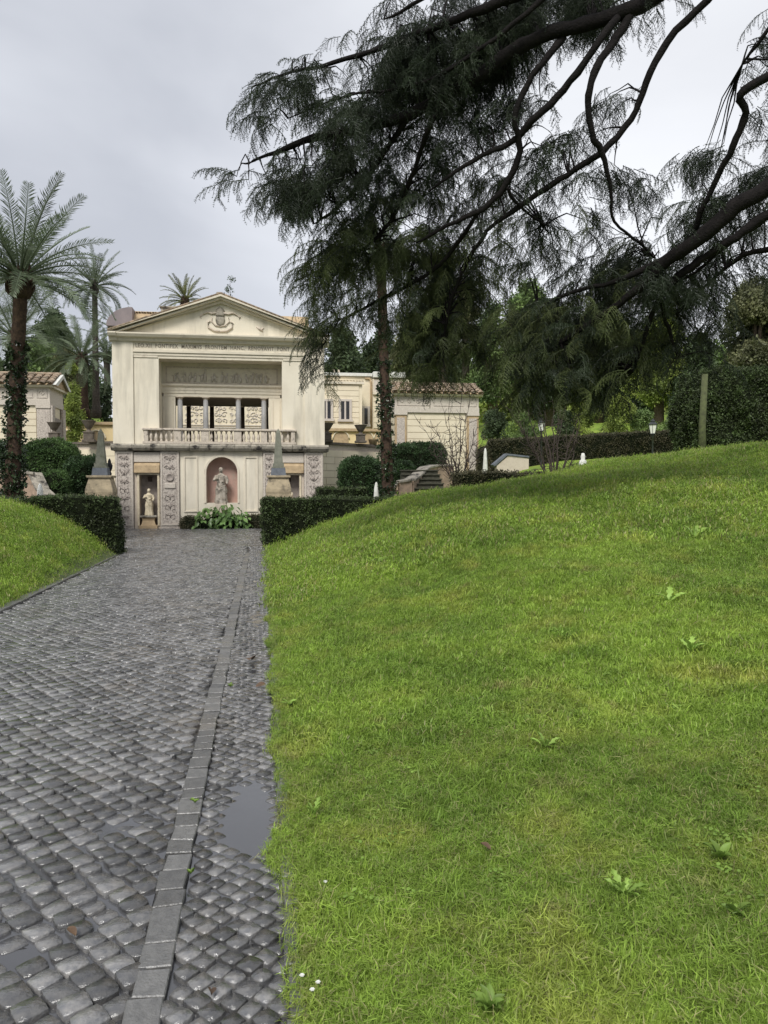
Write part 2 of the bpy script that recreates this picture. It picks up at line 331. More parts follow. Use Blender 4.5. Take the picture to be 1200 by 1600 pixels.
def leaf_quad(mb, c, d, up, ln, wd, tone=.5, fold=.15):
    c = Vector(c); d = Vector(d).normalized(); s = d.cross(Vector(up)); s = s.normalized() if s.length > 1e-4 else Vector((1,0,0)); nn = s.cross(d)
    p = [c, c+d*ln*.5+s*wd*.5+nn*wd*fold, c+d*ln, c+d*ln*.5-s*wd*.5+nn*wd*fold]
    mb.add(p, [(0, 1, 2), (0, 2, 3)], False, tone)
def rv(k=1): return Vector((random.gauss(0, 1), random.gauss(0, 1), random.gauss(0, 1))).normalized()*k
def clump(m, n=14, R=.16, ln=.09, wd=.05):
    b = MB()
    for _ in range(n):
        p = rv(R*random.random()**.5); leaf_quad(b, p, (rv()+p*3+Vector((0,0,-.1))).normalized(), rv(), ln*random.uniform(.7, 1.3), wd*random.uniform(.7, 1.3))
    return mesh_obj(b, m)
def clumps(m, k=3, **kw): return [clump(m, **kw) for _ in range(k)]

# ------------------------------------------------------------------ terrain
_hu = np.linspace(0, 40, 801); _hh = np.interp(_hu, [0,.25,1.3,3,4.9,7.8,10.3,14,30,40], [0,.05,.5,1.16,1.46,1.90,2.30,2.68,3.6,4.0])
_k = np.exp(-np.linspace(-2, 2, 31)**2); _k /= _k.sum(); _hs = np.convolve(np.pad(_hh, 15, 'edge'), _k, 'valid')
EDGE_R, EDGE_L = .13, -3.42
def terrain(X, Y):
    X = np.asarray(X, float); Y = np.asarray(Y, float)
    u = X-EDGE_R; r = np.interp(u, _hu, _hs)-_hs[0]; r = np.where(u > 0, np.maximum(r, 0), 0)
    g = .30+.70*ss(2, 16, Y)
    bank = r*g
    bank = bank*(1+.03*np.sin(X*1.1+Y*.5)*ss(.5, 3, u))+(.025*np.sin(X*2.3+1.3*np.sin(Y*.9))+.02*np.sin(Y*2.9+X*1.7)+.012*np.sin(Y*5.1-X*4.3))*ss(.3, 1.5, u)
    keep = 1-ss(20.6, 21.4, Y)*(1-ss(4.5, 11.5, X))
    R = bank*keep - .12*ss(20, 25, Y)*(1-ss(29, 36, Y))*ss(6, 10, X)
    v = EDGE_L-X; l_ = np.where(v > 0, 1.5*(1-np.exp(-np.maximum(v, 0)/1.3)), 0)*(.25+.75*ss(6, 16, Y))*(1-ss(19, 19.8, Y))
    hill = 2.2*ss(36, 46, Y)+3.0*ss(44, 75, Y)+5*ss(70, 140, Y)
    hill = hill+1.2*ss(33, 46, Y)*ss(6, 14, X)*(1-ss(60, 90, Y))*0
    c = ss(-9, -7, X)*(1-ss(9, 12, X))*(1-ss(50, 56, Y)); hill = hill*(1-c)+c*.0
    left = 2.4*ss(38, 46, Y)*(1-ss(-10, -7.5, X))
    return R+l_+hill+left
def sheet(x0, x1, y0, y1, dx, dz=0, hole=None, dy=None):
    xs = np.arange(x0, x1+1e-6, dx); ys = np.arange(y0, y1+1e-6, dy or dx); Xg, Yg = np.meshgrid(xs, ys); Zg = terrain(Xg, Yg)+dz
    b = MB(); n = len(xs); vs = np.stack([Xg.ravel(), Yg.ravel(), Zg.ravel()], 1).tolist(); fs = []
    for j in range(len(ys)-1):
        for i in range(n-1):
            if hole and hole(.5*(xs[i]+xs[i+1]), .5*(ys[j]+ys[j+1])): continue
            fs.append((j*n+i, j*n+i+1, (j+1)*n+i+1, (j+1)*n+i))
    b.add(vs, fs, True); return b
# far ground: one sheet to the horizon
xs = np.unique(np.concatenate([np.linspace(-1500, -60, 15), np.arange(-60, 80.1, 1.5), np.linspace(80, 1500, 15)]))
ys = np.unique(np.concatenate([np.linspace(-600, -6, 8), np.arange(-6, 90, 1.5), np.linspace(90, 1800, 25)]))
Xg, Yg = np.meshgrid(xs, ys); Zg = terrain(Xg, Yg)-.14
n = len(xs); b = MB(); b.add(np.stack([Xg.ravel(), Yg.ravel(), Zg.ravel()], 1).tolist(), [(j*n+i, j*n+i+1, (j+1)*n+i+1, (j+1)*n+i) for j in range(len(ys)-1) for i in range(n-1)], True)
struct('ground', b, M['soil'])
lawn_r = sheet(EDGE_R, 40.13, -2, 20.6, .25); struct('lawn', lawn_r, M['lawn'])
struct('lawn', sheet(-20.42, EDGE_L, 3, 19, .25), M['lawn'])
struct('lawn', sheet(3.0, 60, 20.6, 70, .6), M['lawn'])
struct('lawn', sheet(-60, -8.0, 43, 75, 1.0), M['lawn'])

# ------------------------------------------------------------------ road and cobbles
road = MB().box((EDGE_L, -3, -.12), (EDGE_R, 19.9, -.02)); road.box((-16, 19.9, -.12), (9, 29.3, -.02))
road = struct('road', road, M['joint']); 
def cobble(w_=.107, seed=0, tone=.5, dome=.001):
    r = random.Random(seed); b = MB(); n = 12; ring = []
    e = r.uniform(4.5, 8); kx, ky = r.uniform(.95, 1.06), r.uniform(.93, 1.04)
    off = [r.uniform(.95, 1.04) for _ in range(n)]
    for j in range(n):
        a = 2*pi*(j+.5)/n; c_, s_ = cos(a), sin(a); q = (abs(c_)**e+abs(s_)**e)**(-1/e)*off[j]; ring.append((c_*q*w_/2*kx, s_*q*w_/2*ky))
    tx, ty = r.gauss(0, .022), r.gauss(0, .022)
    vs = [(x*1.03, y*1.03, -.035) for x, y in ring]+[(x, y, -.0045+x*tx+y*ty) for x, y in ring]+[(x*.945, y*.945, 0+x*tx+y*ty) for x, y in ring]+[(0, 0, dome)]
    fs = [(j, (j+1) % n, (j+1) % n+n, j+n) for j in range(n)]+[(j+n, (j+1) % n+n, (j+1) % n+2*n, j+2*n) for j in range(n)]+[(j+2*n, (j+1) % n+2*n, 3*n) for j in range(n)]
    b.add(vs, fs, True, tone); return b
VAR = [cobble(seed=i, tone=random.random()) for i in range(24)]; VM = []
for b in VAR:
    me = b.mesh('cobble'); me.materials.append(M['cobble']); VM.append(me)
VA = [np.array(b.v) for b in VAR]
stones = []      # x, y, rot, scale
pitch = .117
def field(x0, x1, y0, y1, ang, pt, wob):
    c_, s_ = cos(ang), sin(ang); R_ = int(max(x1-x0, y1-y0)/pt)+4; cx, cy = (x0+x1)/2, (y0+y1)/2
    for i in range(-R_, R_):
        for j in range(-R_, R_):
            lx = i*pt+random.gauss(0, .005); ly = (j+.12*sin(i*2.3))*pt*1.02+random.gauss(0, .005)
            x = cx+lx*c_-ly*s_; y = cy+lx*s_+ly*c_
            x += wob*sin(y*1.9+.6)+wob*.5*sin(y*4.3+x*2); y += wob*sin(x*2.3+.2*y)
            h = pt*.06
            if x0+h < x < x1-h and y0+h < y < y1-h: stones.append((x, y, ang+random.gauss(0, .07), pt/.117*random.uniform(.86, 1.08)*1.03))
field(EDGE_L+.17, -.415, .6, 19.9, radians(38), .100, .03)
field(-.315, .072, .6, 19.9, radians(45), .074, .006)
field(-9.5, 6, 19.95, 28.9, radians(40), .135, .03)
def zroad(x, y):
    z = .003*sin(x*3.1+y*1.3)+.003*sin(x*1.3-y*2.1)
    if x > -.33: z -= (.006+.004*sin(y*2.1)+.016*math.exp(-((y-3.72)/.30)**2)+.012*math.exp(-((y-5.2)/.35)**2)+.010*math.exp(-((y-8.2)/1.2)**2))*math.exp(-((x+.08)/.13)**2)
    for cx_, cy_, a_, rr_ in ((-.86, 2.75, .020, .15), (-1.25, 3.3, .019, .22), (-.7, 3.75, .016, .2), (-1.75, 3.9, .018, .3), (-.62, 2.95, .012, .1)): z -= a_*math.exp(-((x-cx_)**2*1.4+(y-cy_)**2)/rr_**2)
    return z
def inview(x, y, m=40):
    d = np.array([x, y, 0])-EYE; z = d@_f
    if z < .3: return 0
    px, py = 600+1200*(d@_r)/z, 800-1200*(d@_u)/z
    return 1/z if (-m < px < 1200+m and py < 1600+m) else 0
order = sorted(range(len(stones)), key=lambda k: -inview(*stones[k][:2])); near = set(order[:300])
vs = []; fs = []; tn = []
for k, (x, y, a, s_) in enumerate(stones):
    vi = random.randrange(24); z = zroad(x, y)+random.gauss(0, .0020)
    if k in near:
        o = bpy.data.objects.new('cobble', VM[vi]); COL.objects.link(o); o.parent = road; o.location = (x, y, z); o.scale = (s_, s_, 1)
        o.rotation_euler = (random.gauss(0, .025), random.gauss(0, .025), a)
    else:
        if inview(x, y, 300) == 0 and y > 4: continue
        v = VA[vi]*np.array([s_, s_, 1]); c_, q = cos(a), sin(a); o_ = len(vs)
        vs += [(x+p[0]*c_-p[1]*q, y+p[0]*q+p[1]*c_, z+p[2]+p[0]*0) for p in v]; fs += [tuple(i+o_ for i in f) for f in VAR[vi].f]; tn += [random.random()]*len(VAR[vi].f)
fb = MB(); fb.v = vs; fb.f = fs; fb.sm = [True]*len(fs); fb.tone = tn
part('cobblestones', fb, M['cobble'], road, kind='stuff')
def slab(lx, ly, h=.03, bev=.004, tone=.5):
    b = MB(); x, y = lx/2, ly/2; r = [(-x, -y), (x, -y), (x, y), (-x, y)]
    r = [(a+random.gauss(0, .004), c+random.gauss(0, .004)) for a, c in r]
    vs = [(a, c, -h) for a, c in r]+[(a, c, -bev) for a, c in r]+[(a*(1-bev/x), c*(1-bev/y), 0) for a, c in r]
    fs = [(j, (j+1) % 4, (j+1) % 4+4, j+4) for j in range(4)]+[(j+4, (j+1) % 4+4, (j+1) % 4+8, j+8) for j in range(4)]+[(8, 9, 10, 11)]
    b.add(vs, fs, False, tone); return b
KM = [(l_, slab(.108, l_-.012, tone=random.random()).mesh('kerb_stone')) for l_ in (.12, .14, .16, .19, .23, .13, .15)]
for _, me in KM: me.materials.append(M['kerb'])
y = .8
while y < 18.2:
    l_, me = random.choice(KM); o = bpy.data.objects.new('kerb_stone', me); COL.objects.link(o); o.parent = road
    o.location = (-.365+random.gauss(0, .003), y+l_/2, .009+random.gauss(0, .002)); o.rotation_euler = (random.gauss(0, .012), random.gauss(0, .02), random.gauss(0, .02)); y += l_
EM = [(l_, slab(.055, l_-.015, h=.05, tone=random.random()).mesh('edging_stone')) for l_ in (.2, .28, .36, .25)]
for _, me in EM: me.materials.append(M['kerb'])
y = 1.0
while y < 19.6:
    l_, me = random.choice(EM); o = bpy.data.objects.new('edging_stone', me); COL.objects.link(o); o.parent = road
    o.location = (.095+random.gauss(0, .004), y+l_/2, .018+random.gauss(0, .004)); o.rotation_euler = (0, random.gauss(0, .06), random.gauss(0, .02)); y += l_
LM = [(l_, slab(.15, l_-.015, h=.05, tone=random.random()).mesh('border_stone')) for l_ in (.4, .55, .7)]
for _, me in LM: me.materials.append(M['kerb'])
y = 6.0
while y < 17.6:
    l_, me = random.choice(LM); o = bpy.data.objects.new('border_stone', me); COL.objects.link(o); o.parent = road
    o.location = (EDGE_L+.09, y+l_/2, .02); o.rotation_euler = (0, random.gauss(0, .03), random.gauss(0, .012)); y += l_
def water(x0, x1, y0, y1, z):
    b = MB(); n_ = 30; vs = [(x0+(x1-x0)*i/n_, y0+(y1-y0)*j/n_, z) for j in range(n_+1) for i in range(n_+1)]
    b.add(vs, [(j*(n_+1)+i, j*(n_+1)+i+1, (j+1)*(n_+1)+i+1, (j+1)*(n_+1)+i) for j in range(n_) for i in range(n_)], True); return b
struct('puddle', water(-.31, .066, 1.2, 19.4, -.0150), M['water'])
struct('puddle', water(EDGE_L+.2, -.43, 1.6, 4.6, -.0168), M['water'])
print('stones', len(stones))

# ================================================================== loggia building
FY = 29.0
def fx(p, Y=FY): return XX(p, Y)
def fz(p, Y=FY, x=346): return ZZ(x, p, Y)
XL, XR = -5.27, 2.31; XC = (XL+XR)/2
ZLED0, ZLED1 = fz(705), fz(694.5); ZOP = fz(562); ZC0, ZC1 = fz(537), fz(525); ZAP = fz(463)
B = thing('loggia', 'cream temple-fronted loggia with pediment and balustrade at the end of the cobbled road', 'building', (XC, FY, 0))
# lower wall
ax0, ax1 = fx(322), fx(371); asz, anb = fz(738), fz(786); ac = (ax0+ax1)/2; ar = (ax1-ax0)/2
cl0, cl1 = fx(281), fx(410.5)
m = MB()
m.box((XL+.1, FY+.62, -.1), (XR-.1, 33.4, ZLED0-.002))                       # core
m.box((cl0, FY+.08, -.1), (ax0, FY+.62, ZLED0-.002)).box((ax1, FY+.08, -.1), (cl1, FY+.62, ZLED0-.002)).box((ax0, FY+.08, -.1), (ax1, FY+.62, anb))
arc = [(ac+ar*cos(t), asz+ar*sin(t)) for t in np.linspace(0, pi, 17)]
for i in range(16):                                                             # arch spandrels
    (xa, za), (xb, zb) = arc[i], arc[i+1]; m.prism([(xb, zb), (xa, za), (xa, ZLED0-.002), (xb, ZLED0-.002)], FY+.08, FY+.62)
part('wall', m, M['stucco'], B)
nb = MB().box((ax0, FY+.50, anb), (ax1, FY+.615, ZLED0-.1)); part('niche_back', nb, M['niche'], B)
# archivolt and frames
fr = MB()
for i in range(16):
    (xa, za), (xb, zb) = [(ac+(ar+.07)*cos(t), asz+(ar+.07)*sin(t)) for t in (pi*i/16, pi*(i+1)/16)]; (xc, zc), (xd, zd) = arc[i], arc[i+1]
    fr.prism([(xd, zd), (xc, zc), (xa, za), (xb, zb)], FY+.05, FY+.079)
fr.box((ax0-.07, FY+.05, anb), (ax0, FY+.079, asz)).box((ax1, FY+.05, anb), (ax1+.07, FY+.079, asz)); part('archivolt', fr, M['trim'], B)
for a, c in ((287, 309), (382, 403)):
    x0, x1 = fx(a), fx(c); z0, z1 = fz(800), fz(713); f_ = MB()
    for q in (((x0, FY+.045, z0), (x0+.05, FY+.079, z1)), ((x1-.05, FY+.045, z0), (x1, FY+.079, z1)), ((x0+.05, FY+.045, z1-.05), (x1-.05, FY+.079, z1)), ((x0+.05, FY+.045, z0), (x1-.05, FY+.079, z0+.05))): f_.box(*q)
    part('wall_panel', f_, M['trim'], B)
# mosaic pilasters
def spiral(c, r, turns, a0, y, sgn=1, n=22): return [(c[0]+sgn*r*(1-.82*i/n)*cos(a0+turns*2*pi*i/n), y, c[1]+r*(1-.82*i/n)*sin(a0+turns*2*pi*i/n)) for i in range(n+1)]
def ornaments(x0, x1, z0, z1, y, seed, par, rounds=()):
    r = random.Random(seed); b = MB(); cx = (x0+x1)/2; wd = (x1-x0)/2; z = z1-.16; k = 0
    while z > z0+.15:
        t = r.choice('svdpb') if k else 's'; h = r.uniform(.18, .30)
        if any(abs(z-zz) < .25 for zz in rounds): z -= .2; continue
        for s_ in (-1, 1):
            if t == 's': b.tube(spiral((cx+s_*wd*.42, z), wd*.30, 1.2, r.choice((0, pi/2)), y, s_), .016, 5)
            if t == 'v': b.tube([(cx, y, z-h*.4), (cx+s_*wd*.35, y, z-h*.1), (cx+s_*wd*.6, y, z+h*.4)], [.018, .024, .008], 5)
            if t == 'd': b.ball((cx+s_*wd*.45, y, z), .045, 8, 5, 1, .3); b.tube([(cx+s_*wd*.45, y, z-.04), (cx+s_*wd*.2, y, z-h*.6)], .010, 4)
            if t == 'p':
                for q in range(3): b.ball((cx+s_*wd*(.2+.2*q), y, z+.07*q-.05), .034, 6, 4, 1, .3, 1.6)
            if t == 'b': b.tube([(cx+s_*wd*.1, y, z), (cx+s_*wd*.55, y, z+.05), (cx+s_*wd*.62, y, z-.10), (cx+s_*wd*.3, y, z-.13)], .013, 5)
        b.tube([(cx, y, z+h*.35), (cx, y, z-h*.35)], [.008, .02], 5); b.ball((cx, y, z), .036+.02*(k % 2), 8, 5, 1, .3)
        z -= h+.05; k += 1
    for _ in range(int(60*(z1-z0)/2.6)):
        x, zz = r.uniform(x0+.05, x1-.05), r.uniform(z0+.05, z1-.05); b.box((x-.012, y-.004, zz-.012), (x+.012, y+.006, zz+.012))
    part('relief_ornament', b, M['mosaic_dark'], par, kind='stuff')
def pilaster(a, c, seed, med=False, z0=.0):
    x0, x1 = fx(a), fx(c); m = MB().box((x0, FY+.02, z0-.1), (x1, FY+.62, ZLED0-.003)); p = part('mosaic_pilaster', m, M['mosaic'], B)
    f_ = MB()
    for q in (((x0+.02, FY-.006, z0+.1), (x0+.07, FY+.019, ZLED0-.05)), ((x1-.07, FY-.006, z0+.1), (x1-.02, FY+.019, ZLED0-.05)), ((x0+.07, FY-.006, ZLED0-.1), (x1-.07, FY+.019, ZLED0-.05)), ((x0+.07, FY-.006, z0+.1), (x1-.07, FY+.019, z0+.15))): f_.box(*q)
    part('border', f_, M['mosaic_light'], p)
    ornaments(x0+.07, x1-.07, z0+.15, ZLED0-.1, FY+.012, seed, p, (fz(746), fz(759)) if med else ())
    if med:
        cx = (x0+x1)/2; q = MB().lathe([(.15, 0), (.15, .03), (.11, .04), (.10, .025)], (0,0,0), 20); q.v = [(cx+a_, FY+.02-c_, fz(746)+b_) for a_, b_, c_ in q.v]; part('medallion', q, M['mosaic_dark'], p)
        q = MB().box((cx-.2, FY-.02, fz(763)), (cx+.2, FY+.019, fz(755))); part('name_plate', q, M['mosaic_light'], p, bevel=.02)
pilaster(180, 208.5, 1); pilaster(250.5, 280.5, 2, True); pilaster(411, 430, 3); pilaster(475.5, 505, 4)
# side bays with square niches
def bay(a, c, na, nc):
    x0, x1 = fx(a), fx(c); n0, n1 = fx(na), fx(nc); zt, zm, zn = fz(707), fz(722.5), fz(739)
    g = MB().box((x0, FY+.05, zm), (x1, FY+.61, zt)); part('upper_panel', g, M['mosaic_light'], B, bevel=.01)
    g = MB().prismx([(FY-.03, zn), (FY+.61, zn), (FY+.61, zm-.004), (FY+.10, zm-.004), (FY+.0, zm-.12)], x0+.01, x1-.01); part('lintel', g, M['ochre'], B, bevel=.008)
    g = MB().box((x0, FY+.10, -.1), (n0, FY+.61, zn-.003)).box((n1, FY+.10, -.1), (x1, FY+.61, zn-.003)).box((n0, FY+.2, -.1), (n1, FY+.61, .12)); part('niche_jamb', g, M['stone'], B)
    g = MB()
    for xa, xb in ((n0-.07, n0), (n1, n1+.07)): g.box((xa, FY+.06, .1), (xb, FY+.099, zn-.07))
    g.box((n0-.07, FY+.06, zn-.07), (n1+.07, FY+.099, zn-.006)); part('niche_frame', g, M['marble2'], B)
    g = MB().box((n0, FY+.56, .12), (n1, FY+.618, zn-.004)); part('niche_back', g, M['niche2'], B)
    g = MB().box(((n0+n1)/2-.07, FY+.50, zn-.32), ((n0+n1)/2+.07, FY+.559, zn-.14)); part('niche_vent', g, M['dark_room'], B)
bay(209, 250, 217, 245.5); bay(430.5, 475, 437, 468)
# ledge in weathered blocks
x = XL-.14; k = 0
prof = [(FY-.18, ZLED0+.10), (FY-.10, ZLED0), (FY+.8, ZLED0), (FY+.8, ZLED1), (FY-.16, ZLED1), (FY-.20, ZLED1-.06)]
while x < XR+.10:
    ln = random.uniform(.55, 1.1); x2 = min(x+ln, XR+.14); x2 = XR+.14 if XR+.14-x2 < .3 else x2
    dy = random.uniform(-.012, .012); q = MB().prismx([(a+dy, c) for a, c in prof], x+.004, x2-.004); part('cornice_block', q, M['ledge'], B, bevel=.015); x = x2
# upper storey
for a, c in ((177.5, 210), (476.5, 507.5)): part('corner_pier', MB().box((fx(a), FY, ZLED1), (fx(c), FY+.3, ZC0)), M['stucco'], B)
for a, c in ((210, 249.5), (441.5, 476.5)): part('inner_pier', MB().box((fx(a), FY+.06, ZLED1), (fx(c), FY+.3, fz(549))), M['stucco'], B)
z553 = fz(553)
m = MB().box((XL, FY+.3, ZLED1), (fx(249.5), 33.4, ZC0)).box((fx(441.5), FY+.3, ZLED1), (XR, 33.4, ZC0)); m.box((fx(249.5), FY+.31, fz(562)), (fx(441.5), 33.4, ZC0))
m.box((fx(249.5), FY+.3, ZLED0+.01), (fx(441.5), 33.4, ZLED1-.01))
part('side_wall', m, M['stucco'], B)
m = MB().box((fx(210), FY+.04, fz(549)+.0), (fx(476.5), FY+.31, ZC0)); part('inscription_band', m, M['stucco'], B)
m = MB().box((fx(210)-.0, FY-.02, fz(553)), (fx(476.5), FY+.31, fz(549)-.003)).box((fx(210), FY+.02, fz(557.5)), (fx(476.5), FY+.31, fz(553)-.003)).box((fx(249.5), FY+.05, fz(562)), (fx(441.5), FY+.305, fz(557.5)-.003)); part('architrave', m, M['trim'], B)
for s_, (a, c) in enumerate(((213, 246), (445, 473))):      # small capital mouldings of the inner piers
    part('pier_capital', MB().box((fx(a)-.05, FY+.03, fz(561)), (fx(c)+.05, FY+.059, fz(558))), M['trim'], B)
# cornice + pediment
m = MB().prismx([(FY-.28, ZC1-.05), (FY-.22, ZC1-.14), (FY-.10, ZC1-.16), (FY-.06, ZC0), (FY+.3, ZC0), (FY+.3, ZC1), (FY-.28, ZC1)], fx(186), fx(500))
for a, c in ((XL-.16, fx(186)), (fx(500), XR+.16)): m.prismx([(FY-.34, ZC1-.05), (FY-.28, ZC1-.14), (FY-.16, ZC1-.16), (FY-.10, ZC0), (FY+.3, ZC0), (FY+.3, ZC1+.003), (FY-.34, ZC1+.003)], a, c)
part('horizontal_cornice', m, M['trim'], B)
xa0, xa1 = XL-.16, XR+.16; zb = ZC1+.01
m = MB().prism([(XL+.1, zb), (XR-.1, zb), (XC, ZAP-.22)], FY+.02, FY+.3); part('tympanum', m, M['stucco'], B)
def rake(o0, o1, ya, yb, matn, nm):
    for s_, xe in ((0, xa0), (1, xa1)):
        d = Vector((XC-xe, 0, ZAP-zb-.02)); Ln = d.length; nrm = Vector((-d.z, 0, d.x)).normalized()
        if nrm.z < 0: nrm = -nrm
        p = [(xe, zb), (XC, ZAP)]
        q = [(p[0][0]+nrm.x*0, p[0][1]+o1), (p[1][0], p[1][1]+o1), (p[1][0], p[1][1]+o0), (p[0][0]+(.0 if o0 > -.1 else (.35 if s_ == 0 else -.35)), p[0][1]+max(o0, -.0) if o0 > -.1 else p[0][1])]
        if s_ == 0: q = q[::-1]
        part(nm, MB().prism(q, ya, yb), M[matn], B)
rake(-.075, 0, FY-.36, FY+.3, 'trim', 'raking_cornice'); rake(-.15, -.077, FY-.26, FY+.3, 'trim', 'raking_cornice'); rake(-.27, -.152, FY-.10, FY+.3, 'trim', 'raking_cornice')
# inscription
def text(body, size, loc, mt, par, ext=.006, nm='lettering'):
    cu = bpy.data.curves.new(nm, 'FONT'); cu.body = body; cu.size = size; cu.extrude = ext; cu.align_x = 'CENTER'; cu.align_y = 'CENTER'; cu.resolution_u = 2; cu.space_character = 1.12; cu.offset = .004
    to = bpy.data.objects.new(nm, cu); COL.objects.link(to); bpy.context.view_layer.update()
    me = bpy.data.meshes.new_from_object(to.evaluated_get(bpy.context.evaluated_depsgraph_get())); COL.objects.unlink(to); bpy.data.objects.remove(to)
    v = np.empty(len(me.vertices)*3); me.vertices.foreach_get('co', v); v = v.reshape(-1, 3); 
    wdt = v[:,0].max()-v[:,0].min(); kx = (fx(472)-fx(214))/wdt
    nv = np.stack([v[:,0]*kx+loc[0], loc[1]-v[:,2], v[:,1]+loc[2]], 1)-np.array(ORG[par.name]); me.vertices.foreach_set('co', nv.ravel()); me.materials.clear(); me.materials.append(mt); me.update()
    return part(nm, me, mt, par, kind='stuff')
text('LEO.XII  PONTIFEX  MAXIMVS  FRONTEM  HANC.  RENOVAVIT  PONT  AN.I', .20, ((fx(214)+fx(472))/2, FY+.038, (fz(549)+ZC0)/2), M['letter'], B)
# coat of arms in tympanum
cx, cz = fx(346), fz(500)
arms = part('coat_of_arms', MB().ball((cx, FY+.0, cz), .17, 14, 10, 1, .35, 1.25), M['ledge'], B)
q = MB().lathe([(.15, 0), (.17, .07), (.15, .14), (.16, .2), (.12, .27), (.05, .33), (.02, .36)], (cx, FY+.0, cz+.13), 14, True, 1, .5); part('tiara', q, M['ledge'], arms)
q = MB()
for s_ in (-1, 1):
    q.tube([(cx+s_*.08, FY-.02, cz+.26), (cx+s_*.3, FY-.02, cz+.22), (cx+s_*.45, FY-.02, cz+.27), (cx+s_*.62, FY-.01, cz+.18)], [.03, .035, .03, .015], 6)
    q.tube([(cx, FY-.01, cz-.42), (cx+s_*.22, FY-.01, cz-.40), (cx+s_*.42, FY-.01, cz-.28), (cx+s_*.45, FY-.01, cz-.1), (cx+s_*.36, FY-.01, cz-.05)], [.035, .04, .04, .03, .02], 6)
    q.tube([(cx, FY-.01, cz-.24), (cx+s_*.18, FY-.01, cz-.20), (cx+s_*.32, FY-.01, cz-.05), (cx+s_*.3, FY-.01, cz+.1)], [.02, .025, .025, .015], 6)
    q.tube([(cx+s_*.62, FY-.0, cz+.18), (cx+s_*.72, FY-.0, cz+.12), (cx+s_*.68, FY, cz+.04)], [.02, .03, .01], 6)
part('ribbon', q, M['stone'], arms)
q = MB().tube([(fx(402), FY+.01, fz(509)), (fx(407), FY+.01, fz(512)), (fx(412), FY+.01, fz(516))], [.02, .05, .02], 6).tube([(fx(413), FY+.01, fz(510)), (fx(409), FY+.01, fz(514))], .03, 6); part('relief_bird', q, M['stone'], B)
# recess: back wall with frieze, columns, loggia room
RY = 29.95; x0, x1 = fx(249.5), fx(441.5); rz = lambda p: ZZ(346, p, RY)
room_top = rz(618)
m = MB().box((x0, RY, rz(611)), (x1, RY+.3, ZOP-.003)); part('frieze_wall', m, M['trim'], B)
pz0, pz1 = rz(600), rz(574); f_ = MB()
for q in (((x0+.14, RY-.03, pz0), (x0+.19, RY-.002, pz1)), ((x1-.19, RY-.03, pz0), (x1-.14, RY-.002, pz1)), ((x0+.19, RY-.03, pz1-.05), (x1-.19, RY-.002, pz1)), ((x0+.19, RY-.03, pz0), (x1-.19, RY-.002, pz0+.05))): f_.box(*q)
part('frieze_frame', f_, M['stone2'], B)
m = MB(); r = random.Random(5); x = x0+.45
while x < x1-.4:
    h = r.uniform(.28, .48)*(1 if abs(x-XC) < 1.6 else .7); zb_ = pz0+.07; ln = r.uniform(-.1, .1)
    m.tube([(x, RY-.012, zb_), (x+ln*.5, RY-.02, zb_+h*.5), (x+ln, RY-.02, zb_+h*.78)], [.045, .06, .04], 6); m.ball((x+ln, RY-.02, zb_+h*.92), .042, 7, 5, 1, .5)
    m.tube([(x+ln*.6, RY-.02, zb_+h*.65), (x+ln+r.choice((-1, 1))*.14, RY-.02, zb_+h*r.uniform(.4, .9))], [.025, .014], 5); x += r.uniform(.12, .24)
part('frieze_relief', m, M['mosaic_light'], B, kind='stuff')
m = MB().prismx([(RY-.10, rz(604)), (RY-.04, rz(606.5)), (RY+.3, rz(606.5)), (RY+.3, rz(601)), (RY-.1, rz(601))], x0, x1); m.box((x0, RY-.03, rz(611)), (x1, RY-.001, rz(606.5)-.003)); part('frieze_cornice', m, M['trim'], B)
m = MB().box((x0, RY-.015, rz(615.5)), (x1, RY+.3, rz(611)-.003)).box((x0+.05, RY+.01, rz(620.5)), (x1-.05, RY+.3, rz(615.5)-.003)); part('loggia_architrave', m, M['trim'], B)
for a, c in ((250, 275), (420.5, 441)):
    part('side_panel', MB().box((XX(a, RY), RY+.02, ZLED1), (XX(c, RY), RY+.3, rz(620.5)-.003)), M['stucco'], B)
    part('panel_frame', MB().box((XX(a, RY)+.14, RY+.0, ZLED1), (XX(a, RY)+.18, RY+.019, rz(624))).box((XX(c, RY)-.1, RY+.0, ZLED1), (XX(c, RY)-.06, RY+.019, rz(624))), M['trim'], B)
# room behind the columns
ceil_z = rz(620.5)-.01
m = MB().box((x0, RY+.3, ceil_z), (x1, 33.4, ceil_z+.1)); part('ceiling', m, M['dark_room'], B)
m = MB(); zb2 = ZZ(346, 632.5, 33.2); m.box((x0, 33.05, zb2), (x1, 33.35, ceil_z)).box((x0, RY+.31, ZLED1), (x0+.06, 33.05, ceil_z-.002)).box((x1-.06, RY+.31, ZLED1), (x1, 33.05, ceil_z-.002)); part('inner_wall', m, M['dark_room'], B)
m = MB().box((x0, FY+.31, ZLED1-.009), (x1, 33.4, ZLED1+.02)); part('floor', m, M['stone'], B)
def column(px_, Y, zt, rr, mt, par):
    x = XX(px_, Y); h = zt-ZLED1
    c_ = part('column', MB().lathe([(rr*1.5, 0), (rr*1.5, .05), (rr*1.35, .07), (rr*1.4, .10), (rr*1.05, .14), (rr, .2), (rr*.97, h*.5), (rr*.86, h-.12)], (x, Y, ZLED1+.02), 16), mt, par)
    part('capital', MB().lathe([(rr*.9, 0), (rr*1.0, .02), (rr*.9, .035), (rr*.95, .06), (rr*1.25, .085)], (x, Y, ZLED1+h-.10), 16).box((x-rr*1.35, Y-rr*1.35, zt-.028), (x+rr*1.35, Y+rr*1.35, zt-.004)), M['stone'], c_)
for p_ in (282.5, 322.5, 373.2, 413): column(p_, RY+.13, rz(620.5), .105, M['column'], B)
